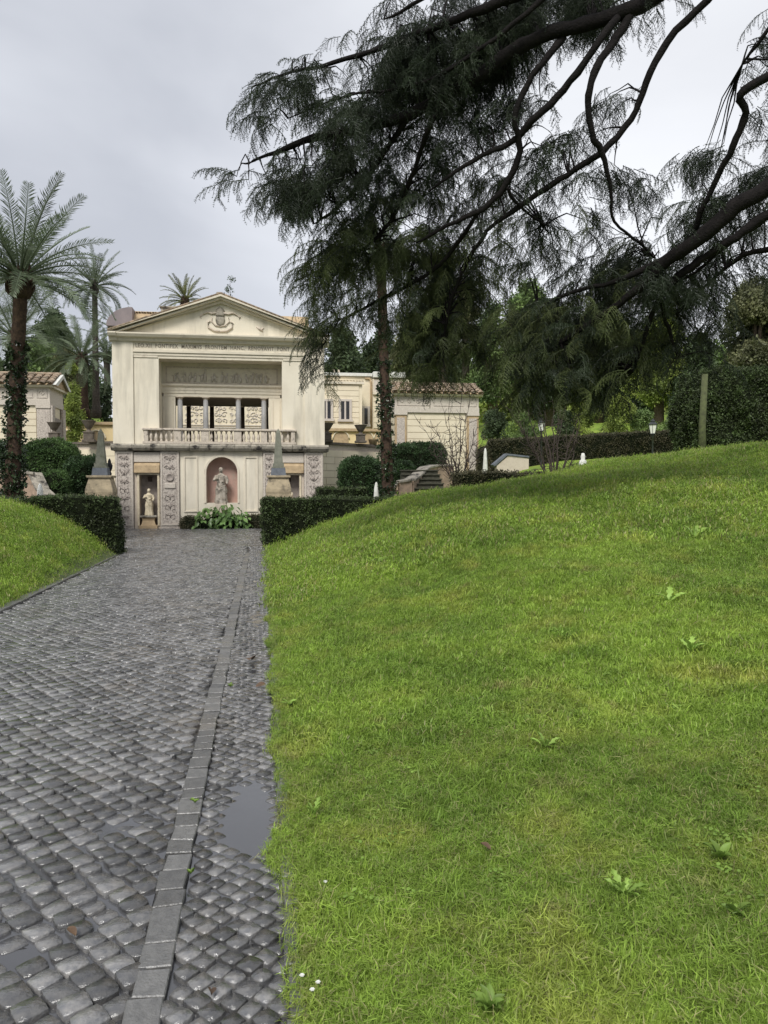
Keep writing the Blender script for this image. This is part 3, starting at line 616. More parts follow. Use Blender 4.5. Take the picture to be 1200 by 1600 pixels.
for p_ in (296, 332, 379.5, 416.5): column(p_, 33.2, zb2, .10, M['dark_room'], B)
for p_ in (286.5,): pass
# balustrade
bz0, bz1 = ZLED1, fz(669)-.03; by = FY-.05; bx0, bx1 = fx(225, by), fx(462, by)
BA = B
part('balcony_rail', MB().box((bx0-.04, by-.13, bz1-.08), (bx1+.04, by+.13, bz1)), M['stone2'], B, bevel=.02)
part('balcony_plinth', MB().box((bx0-.02, by-.11, bz0+.002), (bx1+.02, by+.11, bz0+.09)), M['stone2'], B, bevel=.01)
bb = MB().lathe([(.055, 0), (.055, .03), (.035, .05), (.05, .09), (.062, .15), (.05, .21), (.028, .28), (.026, .31), (.045, .34), (.05, .36)], (0,0,0), 10)
hb = (bz1-.08)-(bz0+.09); bb.v = [(x_, y_, z_*hb/.36) for x_, y_, z_ in bb.v]; bm_ = bb.mesh('baluster'); bm_.materials.append(M['stone2'])
dies = [(226, 233), (273, 284), (315, 327), (366, 378), (408, 418), (455, 461)]
for a, c in dies: part('balustrade_pier', MB().box((fx(a, by), by-.09, bz0+.091), (fx(c, by), by+.09, bz1-.081)), M['stone2'], B, bevel=.008)
for (a, c), nb_ in zip([(233, 273), (284, 315), (327, 366), (378, 408), (418, 455)], (5, 4, 5, 4, 4)):
    for i in range(nb_):
        o = bpy.data.objects.new('baluster', bm_); COL.objects.link(o); o.parent = B; o.location = Vector((fx(a+(c-a)*(i+.5)/nb_, by), by, bz0+.09))-ORG[B.name]
# roofs
def ptile(name, pts, par, mt): return part(name, MB().add(pts, [(0, 1, 2, 3)]), mt, par)
TB = MB(); ns = 6
for k_ in range(ns+1):
    a = pi*k_/ns
    TB.v += [(.5*cos(a), 0, .42*sin(a)), (.42*cos(a), 1.08, .36*sin(a)-.04)]
TB.f = [(2*i, 2*i+2, 2*i+3, 2*i+1) for i in range(ns)]+[tuple(range(0, 2*ns+2, 2))]; TB.sm = [True]*len(TB.f); TB.tone = [.5]*len(TB.f)
tile_me = TB.mesh('roof_tile'); tile_me.materials.append(M['tile'])
def tiles(par, A, Bp, C_, nc, nr, gap=.85):
    """A->Bp along the eave, A->C_ up the slope"""
    A, Bp, C_ = Vector(A), Vector(Bp), Vector(C_); ex, ey = (Bp-A), (C_-A); wx, wy = ex.length/nc, ey.length/nr; X_ = ex.normalized(); Y_ = ey.normalized(); Z_ = X_.cross(Y_)
    if Z_.z < 0: Z_ = -Z_
    R_ = Matrix((X_, Y_, Z_)).transposed()
    for i in range(nc):
        for j in range(nr):
            o = bpy.data.objects.new('roof_tile', tile_me); COL.objects.link(o); o.parent = par
            o.location = A+X_*wx*(i+.5)+Y_*wy*j+Z_*(.03+.01*random.random())-ORG[par.name]; o.rotation_euler = (R_@Euler((0, 0, random.gauss(0, .03))).to_matrix()).to_euler(); o.scale = (wx*gap, wy, wx*.5)
# main gable roof: thin slab + edge tiles visible over the raking cornice
m = MB(); 
for xe in (xa0-.02, xa1+.02): m.prism([(xe, zb+.0), (XC, ZAP), (XC, ZAP+.05), (xe, zb+.05)] if xe < XC else [(XC, ZAP), (xe, zb), (xe, zb+.05), (XC, ZAP+.05)], FY+.31, 33.5)
part('gable_roof', m, M['tile'], B)
for s_, xe in ((0, xa0), (1, xa1)):
    m = MB(); nT = 26
    for k_ in range(nT):
        t0, t1 = k_/nT, (k_+1.1)/nT; q0 = (xe+(XC-xe)*t0, zb+.03+(ZAP-zb)*t0); q1 = (xe+(XC-xe)*t1, zb+.03+(ZAP-zb)*t1)
        me_ = MB().tube([(q0[0], FY-.30, q0[1]+.005), (q1[0], FY-.30, q1[1]+.02)], [.042, .034], 6)
        part('roof_tile', me_, M['tile'], B)
part('ridge_cap', MB().box((fx(341), FY-.25, ZAP-.02), (fx(350.5), FY+.3, fz(459))), M['ledge'], B)
rY = 31.2; RZ = lambda px_, py_: ZZ(px_, py_, rY)
cr0 = MB(); arcp = []; rx = XX(176, rY); top = RZ(200, 487.5); bot = RZ(176, 516)
for k_ in range(9):
    a = pi/2*k_/8; arcp.append((rx+.95*(1-cos(a)), bot+(top-bot)*sin(a)))
cr0.prism([(rx+.95, bot)]+arcp[0:1]+arcp[1:], rY-.9, rY+1.6); part('curved_roof_end', cr0, M['lead'], B)
xr = XX(505, rY); m = MB().prismx([(rY-1.2, bot-.3), (rY+1.8, bot-.3), (rY+1.8, top-.1), (rY+.4, top+.03), (rY-.2, top)], rx+.952, XC-.5); m.prismx([(rY-1.2, bot-.3), (rY+1.8, bot-.3), (rY+1.8, top-.1), (rY+.4, top+.03), (rY-.2, top)], XC+.5, xr-.6); part('cross_roof', m, M['ochre'], B)
tiles(B, (rx+.98, rY-.35, top-.1), (XX(262, rY), rY-.35, top-.1), (rx+.98, rY+.35, top+.05), 11, 1)
tiles(B, (XX(408, rY), rY-.3, top-.02), (xr-.6, rY-.3, top-.30), (XX(408, rY), rY+.35, top+.03), 14, 1)
part('chimney', MB().box((XX(254, rY), rY, top), (XX(281, rY), rY+.5, RZ(265, 481))).box((XX(252, rY), rY-.05, RZ(265, 481)), (XX(283, rY), rY+.55, RZ(265, 478.5))), M['ledge'], B, bevel=.01)

# ================================================================== villa behind the courtyard
VY = 46.0; V = thing('villa', 'cream palace wing with small windows seen between loggia and right portal, behind the courtyard', 'building', (XX(540, VY), VY, 2.4))
vx = lambda p: XX(p, VY); vz = lambda p, x=540: ZZ(x, p, VY)
def courses(par, x0, x1, y, z0, z1, h, mt, nm='stone_course', depth=.05, nseg=1):
    nn = max(1, round((z1-z0)/h)); hh = (z1-z0)/nn
    for i in range(nn):
        part(nm, MB().box((x0, y, z0+i*hh+.012), (x1, y+depth, z0+(i+1)*hh-.012)), mt, par)
m = MB().box((vx(270), VY+.5, 2), (vx(583), VY+8, vz(587))).box((vx(583.5), VY+.3, 2), (vx(640), VY+8, vz(590))); m.box((vx(500), VY-1.2, 2), (vx(562), VY+.49, vz(604)))
part('wall', m, M['cream2'], V)
part('relief_front', MB().box((vx(280), VY+.3, 2), (vx(425), VY+.499, vz(600))), M['cream2'], V)
part('parapet', MB().box((vx(500), VY+.35, vz(586)), (vx(583), VY+.9, vz(581))), M['white'], V, bevel=.02); part('parapet', MB().box((vx(584), VY+.1, vz(588)), (vx(634), VY+.9, vz(579))), M['white'], V, bevel=.02)
part('cornice', MB().box((vx(583.5), VY+.1, vz(615)), (vx(610), VY+.299, vz(611))), M['trim'], V); part('cornice', MB().box((vx(500), VY-1.35, vz(604.5)), (vx(565), VY-1.2, vz(601))), M['trim'], V)
part('white_frieze', MB().box((vx(584.5), VY+.22, vz(611)), (vx(614), VY+.298, vz(592))), M['mosaic_light'], V)
tiles(V, (vx(500), VY-1.35, vz(601)), (vx(565), VY-1.35, vz(601)), (vx(500), VY-.6, vz(598.5)), 14, 1)
yw = VY-1.252
for p_, z0_, z1_, yy in ((510.5, 651, 627, yw), (539.5, 652, 627, yw), (568, 660, 638, VY+.5)):
    wx0, wx1 = XX(p_-6.5, yy), XX(p_+6.5, yy); a_, b_ = ZZ(p_, z0_, yy), ZZ(p_, z1_, yy)
    f_ = part('window', MB().box((wx0-.14, yy-.06, a_-.12), (wx0, yy-.002, b_+.12)).box((wx1, yy-.06, a_-.12), (wx1+.14, yy-.002, b_+.12)).box((wx0, yy-.06, b_), (wx1, yy-.002, b_+.12)).box((wx0-.2, yy-.12, a_-.26), (wx1+.2, yy-.002, a_-.121)).box(((wx0+wx1)/2-.05, yy-.05, a_-.12), ((wx0+wx1)/2+.05, yy-.002, b_)), M['window_frame'], V)
    part('pane', MB().box((wx0, yy-.03, a_-.12), ((wx0+wx1)/2-.05, yy-.003, b_)), M['window_glass'], f_); part('pane', MB().box(((wx0+wx1)/2+.05, yy-.03, a_-.12), (wx1, yy-.003, b_)), M['window_glass'], f_)
part('drainpipe', MB().tube([(vx(572), VY+.42, vz(589)), (vx(579), VY+.42, vz(589)), (vx(581.5), VY+.42, vz(596)), (vx(581.5), VY+.42, vz(668))], .06, 8), M['ochre'], V)
courses(V, vx(507), vx(557), VY-1.25, vz(672), vz(606), .32, M['cream2'], depth=.045)
courses(V, vx(584.5), vx(606), VY+.25, vz(668), vz(617), .32, M['cream2'], depth=.045)
for p_ in (528, 536): part('chimney', MB().box((vx(p_), VY+3, vz(587)), (vx(p_+3), VY+3.2, vz(566))), M['stone'], V)
yr = VY+.3
m = MB(); r = random.Random(9)
for p_ in (296, 311, 335, 347, 366, 392, 404):
    for zz in (640, 650, 659): 
        for s_ in (-1, 1): m.tube(spiral((vx(p_)+s_*.14, vz(zz)), .18*r.uniform(.6, 1.1), 1, r.uniform(0, 6), yr-.01, s_, 12), .035, 5)
    m.box((vx(p_-3.8), yr-.03, vz(672)), (vx(p_-3.2), yr, vz(630)))
part('stucco_relief', m, M['mosaic_light'], V, kind='stuff')
m = MB()
for zz in (666, 669.5): m.box((vx(280), yr-.06, vz(zz+.8)), (vx(425), yr-.001, vz(zz-.6)))
part('string_course', m, M['mosaic_light'], V)
# yellow fountain walls with arches, each side
def yellow_wall(a, c, ztop, arches, Y, lab):
    t = thing('garden_wall', lab, 'wall', (XX((a+c)/2, Y), Y, 2.4)); x0, x1 = XX(a, Y), XX(c, Y)
    part('wall_face', MB().box((x0, Y, 1.5), (x1, Y+.5, ztop)), M['yellow'], t); part('coping', MB().box((x0-.05, Y-.15, ztop+.003), (x1+.05, Y+.6, ztop+.16)), M['ochre'], t, bevel=.02)
    for p_ in arches:
        x = XX(p_, Y); zc_ = ZZ(p_, 686, Y); q = MB(); nn = 12; R2 = .42
        q.add([(x+R2*cos(pi*k/nn), Y-.02, zc_+R2*sin(pi*k/nn)) for k in range(nn+1)]+[(x-R2, Y-.02, zc_-1), (x+R2, Y-.02, zc_-1)], [tuple(range(nn+1))+(nn+1, nn+2)]); part('arch_recess', q, M['ochre'], t)
        q = MB().tube([(x+(R2+.04)*cos(pi*k/nn), Y-.03, zc_+(R2+.04)*sin(pi*k/nn)) for k in range(nn+1)], .04, 5); part('arch_moulding', q, M['cream2'], t)
yellow_wall(505, 612, ZZ(560, 674.5, 43), (533, 571, 597), 43, 'yellow arched garden wall behind the courtyard wall, right of the loggia')
yellow_wall(60, 180, ZZ(140, 664, 42.5), (108, 152), 42.5, 'yellow arched garden wall below the grassy palm slope, left of the loggia')

# courtyard walls with urns
def court_wall(p0, p1, zt, lab, lean=0):
    (x0, y0), (x1, y1) = p0, p1; t = thing('courtyard_wall', lab, 'wall', ((x0+x1)/2, (y0+y1)/2, 0)); d = Vector((x1-x0, y1-y0, 0)); L_ = d.length; d.normalize(); nn = Vector((d.y, -d.x, 0))
    def bx(u0, u1, o0, o1, z0, z1):
        vs = [Vector((x0, y0, z))+d*u+nn*o for z in (z0, z1) for u, o in ((u0, o0), (u1, o0), (u1, o1), (u0, o1))]; return MB().add(vs, [(0,1,2,3),(7,6,5,4),(0,4,5,1),(1,5,6,2),(2,6,7,3),(3,7,4,0)])
    part('wall_body', bx(0, L_, -.35, 0, -.1, zt-.1), M['stone'], t)
    h = .30; k = 0; z = .1
    while z+h < zt-.1:
        u = -(k % 2)*.5
        while u < L_:
            e = min(u+1.0, L_); part('wall_stone', bx(max(u, 0)+.008, e-.008, 0, .03+random.random()*.012, z+.008, z+h-.008), M['cream2'], t); u += 1.0
        z += h; k += 1
    c = 0
    while c < L_:
        e = min(c+1.2, L_); part('coping_stone', bx(c+.004, e-.004, -.42, .12, zt-.1, zt+.0), M['urn'], t); c += 1.2
court_wall((XR+.0, 33.0), (XX(618, 36.2), 36.2), 3.44, 'pale coursed courtyard wall with black coping, right of the loggia')
court_wall((XX(81, 35.5), 35.5), (XL+.0, 33.2), 3.42, 'streaked courtyard wall with black coping, left of the loggia')
def urn(px_, py0, py1, Y, lab, flat=False):
    z0, z1 = ZZ(px_, py1, Y), ZZ(px_, py0, Y); h = z1-z0; t = thing('stone_urn', lab, 'urn', (XX(px_, Y), Y, z0), 'stone urns on the courtyard walls')
    part('pedestal', MB().box((-.25, -.23, 0), (.25, .23, h*.12)).box((-.19, -.18, h*.12), (.19, .18, h*.42)).box((-.22, -.21, h*.42), (.22, .21, h*.48)), M['urn'], t, local=True, bevel=.015)
    part('bowl', MB().lathe([(.20, h*.48), (.10, h*.52), (.07, h*.60), (.12, h*.64), (.17, h*.74), (.24, h*.88), (.28, h*.97), (.30, h), (.26, h), (.2, h*.9)], (0,0,0), 18), M['urn'], t, local=True)
urn(563.5, 664, 692, 34.4, 'dark stone urn on the right courtyard wall, in front of the yellow wall')
urn(140, 657, 691, 33.9, 'dark stone urn on the left courtyard wall beside the obelisk tip')
urn(86, 660, 691, 35.0, 'dark stone urn against the corner of the left portal')
urn(511, 661, 691, 33.3, 'dark stone urn half hidden by the right edge of the loggia')
single('flower_pot', MB().lathe([(.16, 0), (.22, .22), (.25, .25), (.2, .25)], (XX(583, 35.2), 35.2, 3.44), 14), M['ochre'], 'small wide terracotta pot on the courtyard wall right of the urn', 'pot')

# ================================================================== portals
def portal(a, c, Y, dep, lab, side=False, base=0):
    X0, X1 = XX(a, Y), XX(c, Y); t = thing('portal', lab, 'building', ((X0+X1)/2, Y, base)); z = lambda p: ZZ(680 if not side else 60, p, Y)
    o = 0 if not side else -0
    ze = z(616) if not side else z(603-1)
    k = (z(616)-z(648))
    zf1 = ze; zf0 = ze-.62; zm = zf0-.26
    part('wall', MB().box((X0+.05, Y+.1, base-.3), (X1-.05, Y+dep, zf0)), M['cream2'], t)
    courses(t, X0+.62, X1-.62, Y+.06, base+.1, zm-.02, .30, M['cream2'], depth=.045)
    for xa, xb in ((X0+.02, X0+.58), (X1-.58, X1-.02)):
        p_ = part('pilaster', MB().box((xa, Y, base-.3), (xb, Y+.11, zm-.12)), M['ochre' if not side else 'mosaic'], t); part('capital', MB().box((xa-.03, Y-.04, zm-.12), (xb+.03, Y+.12, zm)), M['mosaic_light'], p_)
        part('pilaster_panel', MB().box((xa+.09, Y-.015, base+.3), (xb-.09, Y-.001, zm-.25)), M['mosaic'], p_)
    part('architrave', MB().box((X0, Y-.03, zm+.003), (X1, Y+dep, zf0-.003)), M['mosaic_light'], t)
    fr_ = part('frieze', MB().box((X0+.02, Y+.0, zf0), (X1-.02, Y+dep, zf1-.1)), M['mosaic_light'], t)
    q = MB()
    for u0, u1 in ((.03, .42), (.46, .82), (.86, .97)):
        xa, xb = X0+(X1-X0)*u0, X0+(X1-X0)*u1
        for w_ in (((xa, Y-.02, zf0+.06), (xb, Y-.001, zf0+.09)), ((xa, Y-.02, zf1-.2), (xb, Y-.001, zf1-.17)), ((xa, Y-.02, zf0+.09), (xa+.03, Y-.001, zf1-.2)), ((xb-.03, Y-.02, zf0+.09), (xb, Y-.001, zf1-.2))): q.box(*w_)
        if u0 < .4 or u0 > .8:
            nn = max(1, int((xb-xa)/.35))
            for i in range(nn): q.tube(spiral((xa+(i+.5)*(xb-xa)/nn, zf0+.27), .13, 1.2, i, Y-.006, 1 if i % 2 else -1, 12), .018, 5)
    part('relief_ornament', q, M['mosaic'], fr_, kind='stuff')
    part('cornice', MB().prismx([(Y-.22, zf1), (Y-.16, zf1-.09), (Y-.05, zf1-.1), (Y+dep+.2, zf1-.1), (Y+dep+.2, zf1)], X0-.14, X1+.14), M['trim'], t)
    hr = .62; ym = Y+dep/2
    part('roof', MB().prismx([(Y-.26, zf1+.004), (Y+dep+.26, zf1+.004), (ym, zf1+hr)], X0-.16, X1+.16), M['ochre'], t)
    tiles(t, (X0-.2, Y-.34, zf1+.03), (X1+.2, Y-.34, zf1+.03), (X0-.2, ym, zf1+hr+.03), max(8, round((X1-X0+.4)/.34)), 5)
    part('ridge_tiles', MB().tube([(X0-.2, ym, zf1+hr+.04), (X1+.2, ym, zf1+hr+.04)], .08, 8), M['tile'], t)
    return t, X0, X1, zf0, zf1, zm, hr, ym
portal(616.5, 748, 36, 2.6, 'small cream portal with clay tile roof and relief frieze, right of the loggia')
t, X0, X1, zf0, zf1, zm, hr, ym = portal(-70, 80.5, 36, 2.3, 'small cream portal with clay tile roof and gable end, at the left edge', True)
# gable end of the left portal
Yb = 38.3
for ya, yb_ in ((36.0, 36.45), (37.85, 38.3)): part('pilaster', MB().box((X1-.0, ya, -.3), (X1+.09, yb_, zm)), M['mosaic'], t)
part('gable_frame', MB().add([(X1+.16, 35.75, zf1+.01), (X1+.16, 38.55, zf1+.01), (X1+.16, ym, zf1+hr+.02), (X1+.3, 35.75, zf1+.01), (X1+.3, 38.55, zf1+.01), (X1+.3, ym, zf1+hr+.02), (X1+.3, ym, zf1+hr-.16), (X1+.3, 36.15, zf1-.0), (X1+.3, 38.15, zf1-.0)], [(0, 2, 5, 3), (2, 1, 4, 5), (3, 5, 6, 7), (5, 4, 8, 6)]), M['white'], t)
part('doorway', MB().box((X1-.02, 36.6, -.2), (X1+.06, 37.7, zm-.5)), M['niche2'], t)

# ================================================================== statues and monuments
def figure(name, loc, h, lab, mt, seated=False, stout=1.0, seed=1):
    """draped figure fused into one surface"""
    r = random.Random(seed); m = MB(); k = h
    fold = lambda a, z: 1+.07*sin(a*7+z*3)+.04*sin(a*13+1)
    if seated:
        m.lathe([(.20*k, 0), (.22*k, .06*k), (.20*k, .2*k), (.19*k, .34*k), (.15*k, .42*k), (.10*k, .46*k)], (0, 0, 0), 28, True, stout, .95, 0, fold)
        m.ball((0, -.10*k, .36*k), .15*k, 12, 8, 1.25*stout, 1.2, .6)
        base = .40*k
    else:
        m.lathe([(.17*k, 0), (.165*k, .05*k), (.14*k, .22*k), (.15*k, .38*k), (.12*k, .50*k), (.10*k, .56*k)], (0, 0, 0), 28, True, stout, .8, 0, fold); base = .5*k
    m.lathe([(.11*k, base), (.105*k, base+.08*k), (.135*k, base+.20*k), (.145*k, base+.27*k), (.07*k, base+.33*k), (.045*k, base+.35*k), (.045*k, base+.40*k)], (0, 0, 0), 18, True, 1, .72, 0, lambda a, z: 1+.03*sin(a*5+z*20))
    hz = h-.075*k if not seated else base+.46*k
    m.ball((0, -.01*k, hz), .062*k, 12, 9, .9, 1, 1.2); m.ball((0, .02*k, hz+.03*k), .066*k, 10, 7, 1, 1, 1); m.ball((0, -.07*k, hz-.005*k), .014*k, 6, 4, 1, 1.3, 1.4)
    for s_, e_, w_ in ((-1, (-.19, -.04, -.12), (-.08, -.16, -.07)), (1, (.18, -.03, -.13), (.17, -.14, -.20))):
        sh = (s_*.125*k, 0, base+.27*k); el = (e_[0]*k, e_[1]*k, base+.27*k+e_[2]*k); wr = (w_[0]*k, w_[1]*k, base+.27*k+w_[2]*k); m.tube([sh, el, wr], [.05*k, .042*k, .028*k], 9); m.ball(wr, .032*k, 8, 6)
    for i in range(5): m.tube([(-.12*k, -.09*k, base+(.22-.02*i)*k), (0, -.125*k, base+(.12-.05*i)*k), (.13*k, -.08*k, base+(.10-.06*i)*k)], .014*k, 5)
    o = single(name, m, mt, lab, 'statue', loc=(0, 0, 0)); o.location = loc
    rm = o.modifiers.new('fuse', 'REMESH'); rm.mode = 'VOXEL'; rm.voxel_size = .017*h; rm.use_smooth_shade = True
    return o
plx = fx(345); 
single('statue_plinth', MB().box((plx-.2, FY-.05, -.05), (plx+.2, FY+.35, fz(787))), M['stone'], 'square pale plinth rising from the leafy plants below the arched niche', 'plinth', bevel=.02)
figure('statue', (plx, FY+.16, fz(787)), ZZ(345, 731, FY+.1)-fz(787), 'weathered grey draped statue standing in the pink arched niche', M['marble'], False, 1.1, 3)
nx = fx(231); t_ = thing('statue_pedestal', 'moulded ochre pedestal in the left square niche', 'pedestal', (nx, FY+.22, 0))
part('block', MB().box((-.33, -.25, -.05), (.33, .25, .10)).lathe([(.38, .10), (.34, .16), (.30, .28), (.33, .36), (.36, .40)], (0,0,0), 4, False, 1, .8, pi/4), M['ochre'], t_, local=True, bevel=.01)
part('top_slab', MB().box((-.30, -.24, .401), (.30, .22, .47)), M['ledge'], t_, local=True, bevel=.01)
figure('statue', (nx, FY+.24, .47), ZZ(231, 764, FY)-.47, 'pale yellowish draped statue on the pedestal in the left square niche', M['marble2'], False, 1.0, 5)
nx2 = fx(455); figure('statue', (nx2, FY+.26, .0), ZZ(455, 766, FY), 'pale statue in the right square niche, only its head above the hedge', M['marble2'], True, 1.0, 8)

OY = 23.2
def obelisk(px_, lab):
    x = XX(px_, OY); z = lambda p: ZZ(px_, p, OY); t = thing('obelisk', lab, 'obelisk', (x, OY, 0), 'stone obelisks flanking the forecourt')
    zt = z(743); h1 = z(700)
    part('pedestal', MB().lathe([(.42*1.414, -.05), (.42*1.414, .35), (.37*1.414, .40), (.37*1.414, zt-.55), (.38*1.414, zt-.50)], (0,0,0), 4, False, 1, 1, pi/4).lathe([(.38*1.414, zt-.50), (.375*1.414, zt-.40), (.335*1.414, zt-.25), (.30*1.414, zt-.12), (.30*1.414, zt-.065)], (0,0,0), 4, False, 1, 1, pi/4).box((-.35, -.35, zt-.064), (.35, .35, zt)), M['pedestal'], t, local=True, bevel=.012)
    part('base_block', MB().lathe([(.225*1.414, zt+.001), (.20*1.414, zt+.22)], (0,0,0), 4, False, 1, 1, pi/4), M['slate'], t, local=True, bevel=.006)
    part('base_moulding', MB().box((-.20, -.20, zt+.221), (.20, .20, zt+.25)).box((-.165, -.165, zt+.251), (.165, .165, zt+.36)), M['obelisk'], t, local=True, bevel=.006)
    part('shaft', MB().lathe([(.135*1.414, zt+.361), (.065*1.414, z(676)), (.004, z(669.5))], (0,0,0), 4, False, 1, 1, pi/4), M['obelisk'], t, local=True, bevel=.004)
    return t
obelisk(158.5, 'grey stone obelisk on a moulded pedestal left of the road, before the loggia'); obelisk(435, 'greenish stone obelisk on a moulded pedestal right of the road, before the loggia')
single('ornament', MB().lathe([(.05, 0), (.07, .05), (.04, .12), (.085, .2), (.10, .30), (.05, .38), (.05, .42), (.03, .47), (.005, .5)], (XX(171.5, OY+.2), OY+.2, ZZ(171, 743, OY)), 10, True, .9, .8), M['black'], 'small dark upright figure standing beside the left obelisk base', 'ornament')
def marker(px_, p0, p1, Y, lab, w_=.13, zb=None):
    z0 = ZZ(px_, p1, Y) if zb is None else zb; z1 = ZZ(px_, p0, Y); h = z1-z0
    single('marker_stone', MB().lathe([(w_*1.3, 0), (w_*1.3, .12*h), (w_*1.05, .14*h), (w_*.55, .88*h), (w_*.32, .97*h), (.01, h)], (XX(px_, Y), Y, z0), 8, False, 1, 1, pi/8), M['white'], lab, 'marker stone', 'small white marker stones', bevel=.006)
marker(588, 753, 780, 24.0, 'small white pointed marker stone beside the ivy palm trunk, right', .13, 0)
marker(62.5, 755, 780, 22.5, 'small white pointed marker stone beside the left stairs and hedge', .14, 0)
tz = lambda p_, Y: float(terrain(XX(p_, Y), Y))
def mk2():
    Y = 22.0; x = XX(910.5, Y); z0 = tz(910.5, Y); z1 = ZZ(910, 708, Y); h = z1-z0
    single('boundary_stone', MB().lathe([(.13, 0), (.135, h*.5), (.12, h*.72), (.06, h*.78), (.075, h*.88), (.04, h)], (x, Y, z0), 12, True, 1, .7), M['white'], 'small white rounded stone standing alone on the lawn crest', 'marker stone')
mk2(); marker(758, 700, 720, 33, 'pale marker stone at the foot of the right portal', .12, tz(758, 33))

# ================================================================== stairs
def stairs(pts, steps, lab, base):
    t = thing('garden_stairs', lab, 'stairs', base)
    P_ = [(XX(p, Y), Y, ZZ(p, q, Y)) for p, Y, q in pts]
    for (xa, ya, za), (xb, yb, zb_) in zip(P_[:-1], P_[1:]):
        d = Vector((xb-xa, yb-ya, 0)); n_ = Vector((-d.y, d.x, 0)).normalized()*.16
        q = [(xa-n_.x, ya-n_.y), (xb-n_.x, yb-n_.y), (xb+n_.x, yb+n_.y), (xa+n_.x, ya+n_.y)]; zz = (za, zb_, zb_, za)
        part('balustrade_wall', MB().add([(a, c, -.1) for a, c in q]+[(q[i][0], q[i][1], zz[i]-.08) for i in range(4)], [(3,2,1,0),(4,5,6,7),(0,1,5,4),(1,2,6,5),(2,3,7,6),(3,0,4,7)]), M['stair'], t)
        n2 = n_*1.35; q = [(xa-n2.x, ya-n2.y), (xb-n2.x, yb-n2.y), (xb+n2.x, yb+n2.y), (xa+n2.x, ya+n2.y)]
        part('handrail_stone', MB().add([(q[i][0], q[i][1], zz[i]-.078) for i in range(4)]+[(q[i][0], q[i][1], zz[i]) for i in range(4)], [(3,2,1,0),(4,5,6,7),(0,1,5,4),(1,2,6,5),(2,3,7,6),(3,0,4,7)]), M['ledge'], t, bevel=.01)
    x0, x1, y0, dy, n_, dz = steps
    for i in range(n_): part('step', MB().box((x0+random.uniform(-.02, .02), y0+dy*i+.03, -.1), (x1, y0+dy*(i+1)-.0, dz*(i+1)-.04)).box((x0-.02, y0+dy*i-.03, dz*(i+1)-.039), (x1+.02, y0+dy*(i+1)-.034, dz*(i+1))), M['step'], t)
stairs([(612, 26.6, 764), (621, 26.6, 751), (640, 26.8, 748), (647, 27.4, 744), (664, 28.6, 729), (678, 29.2, 726), (706, 29.4, 725)], (XX(652, 25), XX(716, 25), 24.4, .30, 13, .165), 'mossy curved stone stairs with pink balustrade, right of the ivy palm', (XX(660, 27), 26.5, 0))
stairs([(-12, 25, 731), (14, 25, 731), (38, 25, 736), (55, 25, 738), (66, 24.6, 762), (78, 24.4, 773)], (XX(-20, 24), XX(38, 24), 22.9, .34, 10, .15), 'curved stone stairs with pink balustrade at the left edge behind the palm', (XX(20, 25), 24.5, 0))

